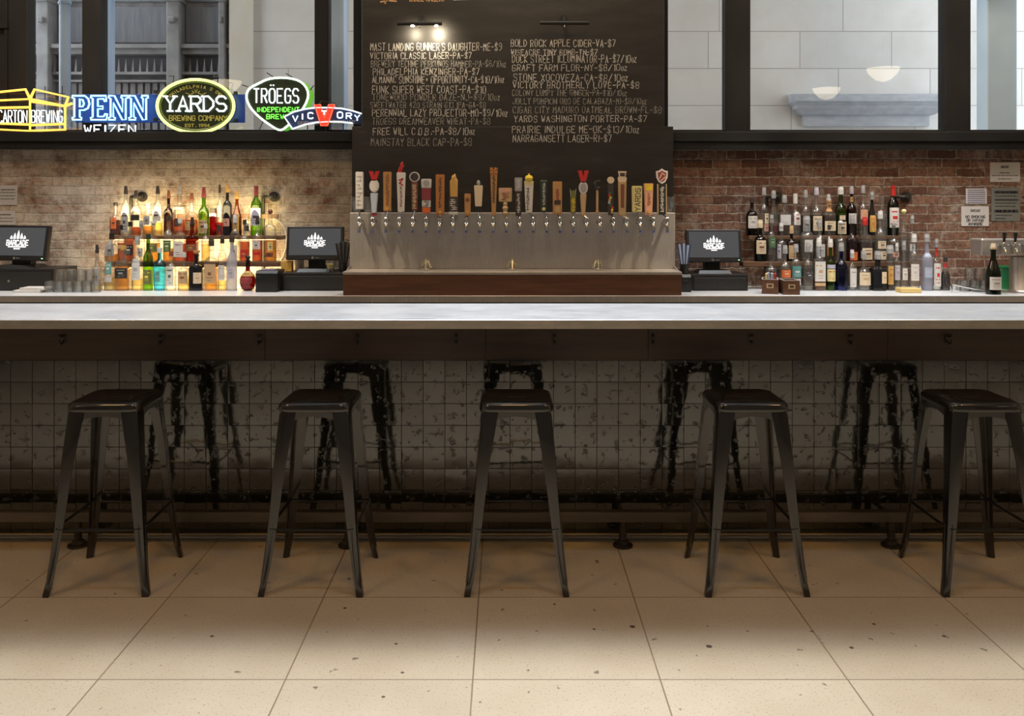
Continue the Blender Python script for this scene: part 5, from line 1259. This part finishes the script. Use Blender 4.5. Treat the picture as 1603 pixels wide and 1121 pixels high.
def drawer(xa, xb, ytop, d, lab, key=None):
    x0, x1 = PX(xa, d), PX(xb, d); zt = PZ(ytop, d)
    e = empty('cash_drawer', ((x0 + x1) / 2, d, CT), lab, 'cash drawer', 'cash drawers under the till screens')
    bm = NB(); box(bm, x0, x1, d, d + .34, CT, zt, .004); obj('case', bm, M_RUBBER, parent=e)
    bm = NB(); box(bm, x0 + .012, x1 - .012, d - .006, d, CT + .012, zt - .022, .003); obj('drawer_front', bm, M_BLACK, parent=e)
    bm = NB(); kx = (x0 + x1) / 2 if key is None else PX(key, d); cyl(bm, (kx, d - .011, CT + (zt - CT) * .45), (kx, d - .005, CT + (zt - CT) * .45), .009, n=14); obj('lock', bm, M_CHROME, parent=e)
    return zt
drawer(-40, 84, 421, 6.15, 'black cash drawer at the far left end of the back counter', 15)
drawer(441.5, 541, 427, 6.15, 'black cash drawer just left of the tap wall', 483)
drawer(1083, 1171, 429.5, 6.15, 'black cash drawer just right of the tap wall', 1126)
def dz(y): return y
till(-24, 83, 353, 408, 6.25, PZ(421, 6.15), 0, 0, 0, 'far left till screen with a lamp glare, above a cash drawer', math.radians(-12), 1)
till(449, 538, 354.5, 407, 6.25, PZ(427, 6.15), 0, 0, 0, 'till screen with a white logo just left of the tap wall', 0, 1)
till(1074, 1160, 359.5, 410.5, 6.25, PZ(429.5, 6.15), 0, 0, 0, 'till screen with a white logo just right of the tap wall', 0, 1)

def on_counter(name, px, d, label, cat, group=None): return empty(name, (PX(px, d), d, CT), label, cat, group)
# receipt printers
def printer(xa, xb, ytop, d, dep, lab):
    x0, x1 = PX(xa, d), PX(xb, d); zt = PZ(ytop, d)
    e = empty('receipt_printer', ((x0 + x1) / 2, d, CT), lab, 'receipt printer', 'receipt printers by the tills')
    bm = NB(); ring_loft(bm, [[(x0, y, z) for y, z in q] for q in [[(d, CT), (d + dep, CT), (d + dep, zt), (d + .02, zt), (d, zt - .018)]]] + [[(x1, y, z) for y, z in q] for q in [[(d, CT), (d + dep, CT), (d + dep, zt), (d + .02, zt), (d, zt - .018)]]]); obj('case', bm, M_RUBBER, parent=e)
    bm = NB(); box(bm, x0 + .012, x1 - .03, d + .03, d + dep - .03, zt - .002, zt + .004, .002); obj('lid', bm, mat('blue tinted lid', (.05, .06, .20), .3), parent=e)
    bm = NB(); box(bm, x0 + .004, x0 + .035, d - .002, d, zt - .045, zt - .036); obj('badge', bm, M_CHROME, parent=e)
    bm = NB(); lathe(bm, [(.007, 0), (.007, .004)], 0, 0, 0, 10); bmesh.ops.transform(bm, matrix=Matrix.Translation((x1 - .025, d, CT + .045)) @ Matrix.Rotation(PI / 2, 4, 'X'), verts=bm.verts[:]); obj('button', bm, M_CHROME, parent=e)
printer(400, 434, 424, 6.05, .20, 'black receipt printer in front of the left bottle display')
printer(1068, 1082, 430, 6.05, .09, 'narrow black box beside the right end of the tap wall')
# menu holders
def menus(px0, px1, ytop, d, z0, n, m, lab, cname):
    e = empty('menu_holder', (PX((px0 + px1) / 2, d), d, z0), lab, 'menus')
    r = random.Random(px0)
    bm = NB(); xm = PX((px0 + px1) / 2, d); lathe(bm, [(.020, 0), (.026, .012), (.030, .07), (.027, .07), (.024, .014)], xm, d, z0, 14); obj('cup', bm, M_RUBBER, parent=e, smooth=True)
    for k in range(n):
        f = (k / (n - 1) - .5); t = PZ(ytop, d) - abs(f) * .02 - r.uniform(0, .01)
        bm = NB(); xb = xm + f * .03; xt = xm + f * (PX(px1, d) - PX(px0, d))
        rings = [[(xb - .004, d - .01 + k * .004, z0 + .012), (xb + .004, d - .01 + k * .004, z0 + .012), (xb + .004, d - .007 + k * .004, z0 + .012), (xb - .004, d - .007 + k * .004, z0 + .012)],
                 [(xt - .008, d - .012 + k * .005, t), (xt + .006, d - .012 + k * .005, t - .004), (xt + .006, d - .009 + k * .005, t - .004), (xt - .008, d - .009 + k * .005, t)]]
        ring_loft(bm, rings); obj('menu', bm, m if k % 2 == 0 else mat(cname, (.30, .36, .50) if 'blue' in cname else (.05, .05, .05), .5), parent=e)
menus(527, 547, 376, 6.21, PZ(427, 6.15), 7, M_RUBBER, 'fan of black menus beside the left end of the tap wall', 'black card')
menus(1060, 1082, 380, 6.10, PZ(430, 6.05), 7, mat('navy card', (.03, .05, .12), .5), 'fan of blue striped menus beside the right end of the tap wall', 'blue card')
# small things on the left till drawer
DZ = PZ(427, 6.15)
bm = NB(); x = PX(452, 6.27); box(bm, PX(441, 6.27), PX(458, 6.27), 6.24, 6.30, DZ, PZ(408, 6.27), .004); tag(obj('wax_block', bm, mat('LED lit amber block', (.75, .45, .10), .5), loc=(x, 6.27, DZ)), 'amber yellow block on the cash drawer left of the till screen', 'candle')  # shelf LED light on the block is painted into its amber colour
bm = NB(); lathe(bm, [(.040, 0), (.042, .08), (.038, .095)], PX(467, 6.43), 6.43, DZ, 18); tag(obj('tin_can', bm, mat('dull tin', (.28, .24, .20), .45, .6), loc=(PX(467, 6.43), 6.43, DZ), smooth=True), 'dull grey can behind the till stand left of the taps', 'can')
e = empty('garnish_glass', (PX(517, 6.185), 6.185, DZ), 'short glass with a lemon slice in front of the till screen', 'glass')
bm = NB(); lathe(bm, [(.026, 0), (.032, .075), (.0305, .075), (.024, .006)], PX(517, 6.185), 6.185, DZ, 18); obj('tumbler', bm, M_GLASS, parent=e, smooth=True)
bm = NB(); lathe(bm, [(.020, 0), (.026, .03), (.0, .032)], PX(517, 6.185), 6.185, DZ + .028, 14); obj('lemon', bm, mat('lemon flesh', (.75, .62, .16), .5), parent=e, smooth=True)
# white cable loop
bm = NB(); tube(bm, [(PX(a, 6.48), 6.492, PZ(b, 6.48)) for a, b in ((428, 342), (438, 348), (445, 358), (448, 372), (447, 388), (442, 402), (437, 410), (439, 418), (446, 427), (447, 440), (447, 448))], .004, 6)
tag(obj('power_cord', bm, M_WHITE, loc=(PX(446, 6.48), 6.49, CT), smooth=True), 'white power cord looping down the brick beside the left shelves', 'cord')
# stacked rocks glasses
xs = [77, 92, 107, 122, 136, 150]
gi = 0
for row_, (d, z0_, pts, hh) in enumerate(((6.06, CT, xs, .078), (6.135, CT, [96, 110, 126, 141], .078), (6.095, CT + .0785, [95, 111, 127, 142], .074))):
    for i, px in enumerate(pts):
        tumbler(PX(px, d), d, z0_, .034, hh, 'upturned clear rocks glass, %s from left in the %s of the left glass stack' % (ORD[i], ('front row', 'back row', 'upper layer')[row_]), 'rocks glasses stacked on the left counter', inv=True)
bm = NB(); 
for k in range(6): 
    a = .25 * k - .6; bmesh.ops.create_cube
napx = PX(48, 6.02)
bm = NB(); box(bm, napx - .11, napx + .07, 6.0, 6.12, CT, CT + .018, .002); box(bm, napx - .07, napx + .09, 6.01, 6.13, CT + .018, CT + .034, .002)
tag(obj('napkin_stack', bm, M_PAPER, loc=(napx, 6, CT)), 'low stack of white napkins in front of the far left cash drawer', 'napkins')
# sugar caddies
def caddy(xa, xb, ytop, d, rz, lab, packs):
    x0 = PX((xa + xb) / 2, d); W = (xb - xa) * d / FPX; H = PZ(ytop, d) - CT; D = .15
    e = empty('packet_caddy', (x0, d, CT), lab, 'caddy', 'dark brown caddies on the right counter', rz)
    bm = NB(); box(bm, -W / 2, W / 2, 0, .008, 0, H); box(bm, -W / 2, W / 2, D - .008, D, 0, H); box(bm, -W / 2, -W / 2 + .008, .008, D - .008, 0, H); box(bm, W / 2 - .008, W / 2, .008, D - .008, 0, H); box(bm, -W / 2 + .008, W / 2 - .008, .008, D - .008, 0, .01)
    obj('box', bm, M_WOODBOX, parent=e, local=True)
    bm = NB(); 
    for q in ((-W / 2, W / 2, 0, .008), (-W / 2, W / 2, D - .008, D), (-W / 2, -W / 2 + .008, .008, D - .008), (W / 2 - .008, W / 2, .008, D - .008)): box(bm, q[0], q[1], q[2], q[3], H, H + .003)
    obj('rim', bm, mat('pale rim', (.5, .47, .44), .5), parent=e, local=True)
    bm = NB(); box(bm, -.022, .022, -.002, 0, H * .42, H * .74); obj('square_label', bm, LM('tan'), parent=e, local=True)
    bm = NB(); box(bm, -.013, .013, -.003, -.002, H * .50, H * .66); obj('label_print', bm, LM('dark'), parent=e, local=True)
    r = random.Random(xa)
    for k, (c_, off) in enumerate(packs):
        bm = NB(); a = -W / 2 + .02 + (W - .04) * (k + .5) / len(packs); box(bm, a - .006, a + .006, .03 + off, .09 + off, .012, H + .03 + r.uniform(0, .02), .001)
        bmesh.ops.rotate(bm, verts=bm.verts[:], cent=(a, .06, .012), matrix=Matrix.Rotation(r.uniform(-.12, .12), 3, 'Y'))
        obj('packet', bm, LM(c_), parent=e, local=True)
caddy(1193, 1218, 438, 5.93, math.radians(-16), 'brown caddy of yellow and blue packets, left of the pair', [('pyellow', .0), ('pyellow', .03), ('ltblue', .0), ('lilac', .02), ('ltblue', .03), ('red', .03)])
caddy(1227, 1252, 439.5, 5.88, math.radians(-4), 'brown caddy with no packets showing, right of the pair', [])
bm = NB(); x = PX(1424, 6.02); box(bm, PX(1408, 6.02), PX(1440, 6.02), 5.99, 6.09, CT, CT + .032, .006); tag(obj('flat_tin', bm, mat('brass yellow tin', (.70, .52, .20), .4), loc=(x, 6.04, CT)), 'flat yellow tin lying in front of the right bottles', 'tin')
# right end: glasses tray, wine bottle, bucket, tap tower
e = on_counter('glass_rack', 1528, 6.2, 'slanted steel rack rail under the stacked glasses at right', 'rack')
bm = NB(); tube(bm, [(PX(1490, 6.05), 6.05, CT + .055), (PX(1540, 6.05), 6.05, CT + .012)], .007, 8); tube(bm, [(PX(1490, 6.05), 6.05, CT + .055), (PX(1490, 6.05), 6.05, CT)], .006, 8); obj('rail', bm, M_CHROME, parent=e, smooth=True)
gi = 0
for row_, (d, z0_, pts) in enumerate(((6.12, CT, [1510, 1526, 1541]), (6.20, CT, [1504, 1519, 1534, 1549]), (6.16, CT + .079, [1518, 1533, 1548]))):
    for i, px in enumerate(pts):
        tumbler(PX(px, d), d, z0_, .034, .078, 'upturned clear glass, %s from left in the %s of the right glass stack' % (ORD[i], ('front row', 'back row', 'upper layer')[row_]), 'glasses stacked on the right counter', inv=True)
bottle(1555, 381, 22, 1, 'hock', 'dgreen', None, [(433, 453, 'white', .95, 0, 'grey')], 'pour', 'cream', 'dark green wine bottle with a white label beside the green bucket', 'wine bottle by the tap tower', 'wine_bottle', 5.925, CT, caph=.035)
bk = on_counter('bucket', 1577, 6.28, 'green plastic bucket standing behind the tap tower', 'bucket')
bm = NB(); lathe(bm, [(.045, 0), (.062, .15), (.066, .152), (.066, .162), (.060, .162), (.044, .006)], PX(1576, 6.28), 6.28, CT, 22); obj('pail', bm, mat('green plastic', (.03, .26, .09), .4), parent=bk, smooth=True)
bm = NB(); tube(bm, [(PX(1576, 6.28) + .066 * math.cos(a), 6.28 - .066 * abs(math.sin(a)) * .6, CT + .150 - .02 * abs(math.sin(a))) for a in [PI * q / 10 for q in range(11)]], .003, 6); obj('bail', bm, M_CHROME, parent=bk)
TD = 6.0
e = on_counter('tap_tower', 1606, TD, 'stainless T shaped tap tower at the far right of the counter', 'tap tower')
bm = NB(); x = PX(1606, TD); lathe(bm, [(.085, 0), (.085, .010), (.078, .016), (.075, .02), (.075, PZ(402, TD) - CT)], x, TD + .05, CT, 28); obj('column', bm, M_STEEL, parent=e, smooth=True)
bm = NB(); box(bm, PX(1534, TD), PX(1680, TD), TD - .02, TD + .13, PZ(400, TD), PZ(374, TD), .010, seg=3); obj('tap_box', bm, M_STEEL, parent=e)
for px in (1571, 1588.5, 1606, 1623, 1640):
    x = PX(px, TD - .06); z = PZ(384, TD)
    bm = NB(); cyl(bm, (x, TD - .02, z), (x, TD - .07, z), .012, n=12); lathe(bm, [(.008, -.02), (.014, -.016), (.014, .014), (.010, .024)], x, TD - .066, z, 12); tube(bm, [(x, TD - .066, z - .01), (x, TD - .085, z - .03), (x, TD - .09, z - .06)], [.011, .010, .008], 10)
    f = obj('faucet', bm, M_CHROME, parent=e, smooth=True)
    bm = NB(); lathe(bm, [(.010, -.0), (.016, .004), (.016, .012), (.010, .016)], x - .030, TD - .045, z - .006, 12); obj('flow_knob', bm, M_CHROME, parent=f, smooth=True)
    bm = NB(); cyl(bm, (x, TD - .066, z + .022), (x, TD - .07, z + .088), .007, .013, 12); obj('handle', bm, M_RUBBER, parent=f, smooth=True)
# ------------------------------------------------------------------ notices on the brick
def notice(xa, xb, ya, yb, m, lab, lines, ink=M_INK):
    d = WALL_Y - .006
    x0, x1, z0, z1 = PX(xa, d), PX(xb, d), PZ(yb, d), PZ(ya, d)
    e = empty('wall_notice', ((x0 + x1) / 2, WALL_Y, z0), lab, 'notice', 'notices on the brick wall')
    bm = NB(); box(bm, x0, x1, d, WALL_Y, z0, z1); obj('sheet', bm, m, parent=e)
    bm = NB()
    for t, fa, fb, ya_, yb_, wd in lines:
        if isinstance(t, str): ribbon(bm, strokes(t, x0 + (x1 - x0) * fa, PZ(yb_, d), PZ(ya_, d) - PZ(yb_, d), (x1 - x0) * (fb - fa), 0, 0, 5.4), d - .001, wd)
        else:
            zc = (PZ(ya_, d) + PZ(yb_, d)) / 2; r = random.Random(int(ya_ * 10)); u = fa
            while u < fb:
                q = min(fb, u + r.uniform(.05, .16)); ribbon(bm, [[(x0 + (x1 - x0) * u, zc), (x0 + (x1 - x0) * q, zc)]], d - .001, wd); u = q + .04
    obj('print', bm, ink, parent=e)
notice(1512, 1545, 295, 319, M_PAPER, 'small white notice with close blue lines, upper left of the right group', [(0, .1, .9, 297 + 3.2 * k, 298.5 + 3.2 * k, .006) for k in range(7)], mat('blue grey print', (.18, .16, .28), .7))
notice(1505, 1548, 323, 354, M_PAPER, 'white notice in large capitals, lower left of the right group', [('BARCADE', .34, .68, 328, 331.5, .0026), ('NO SMOKING', .15, .86, 337.5, 341.3, .0036), ('OR VAPING', .18, .80, 343.2, 347, .0036), ('ANYWHERE', .25, .76, 348.8, 352.6, .0036)])
notice(1550, 1597, 254, 285, mat('grey white paper', (.50, .49, .47), .8), 'largest pale notice, topmost of the group on the right wall', [('BARCADE', .36, .62, 259.5, 263, .0026), (0, .32, .66, 270, 271, .005), (0, .06, .94, 274, 276, .005), (0, .28, .72, 279, 281, .005)])
notice(1552, 1597, 294, 346, mat('grey green card', (.19, .20, .175), .7), 'dark grey green framed notice with black blocks of text', [(0, .14, .90, 299, 303, .018), (0, .14, .86, 306, 308, .006), (0, .14, .9, 311, 315, .012), (0, .14, .86, 317, 319, .006), (0, .14, .86, 322, 324, .006), (0, .14, .9, 328, 333, .020), (0, .14, .7, 336, 338, .006), (0, .14, .5, 341, 343, .008)])
notice(-14, 27, 290, 321, mat('dim white paper', (.52, .50, .50), .8), 'white notice above another at the far left brick', [(0, .4, .9, 296, 298, .006), (0, .1, .92, 301 , 302, .004), (0, .1, .92, 306, 307, .004), (0, .1, .92, 311, 312, .004)])
notice(-12, 24, 330, 352, mat('dim white paper', (.52, .50, .50), .8), 'lower white notice just above the far left till screen', [(0, .3, .8, 335, 337, .006), (0, .1, .92, 341, 342, .004), (0, .1, .92, 346, 347, .004)])

# ================================================================== PENDANT BOWLS over the room (seen mirrored in the window glass)
for x, y, lab in ((4.75, 0.0, 'cream bowl pendant lamp mirrored lower in the right window'), (4.75, 2.0, 'cream bowl pendant lamp mirrored higher in the right window'), (-3.9, .8, 'cream bowl pendant lamp hanging over the left side of the room')):
    e = empty('bowl_pendant', (x, y, 3.25), lab, 'pendant lamp', 'bowl pendants over the room')
    bm = NB(); lathe(bm, [(.02, -.17), (.10, -.14), (.17, -.07), (.20, 0), (.19, 0), (.16, -.06), (.09, -.13), (.02, -.155)], x, y, 3.25, 24); obj('bowl_shade', bm, emis('lit cream bowl', (1, .82, .55), 4.5, (.7, .6, .45)), parent=e, smooth=True)
    bm = NB(); cyl(bm, (x, y, 3.09), (x, y, CEIL), .008, n=8); obj('stem', bm, M_FRAME, parent=e)
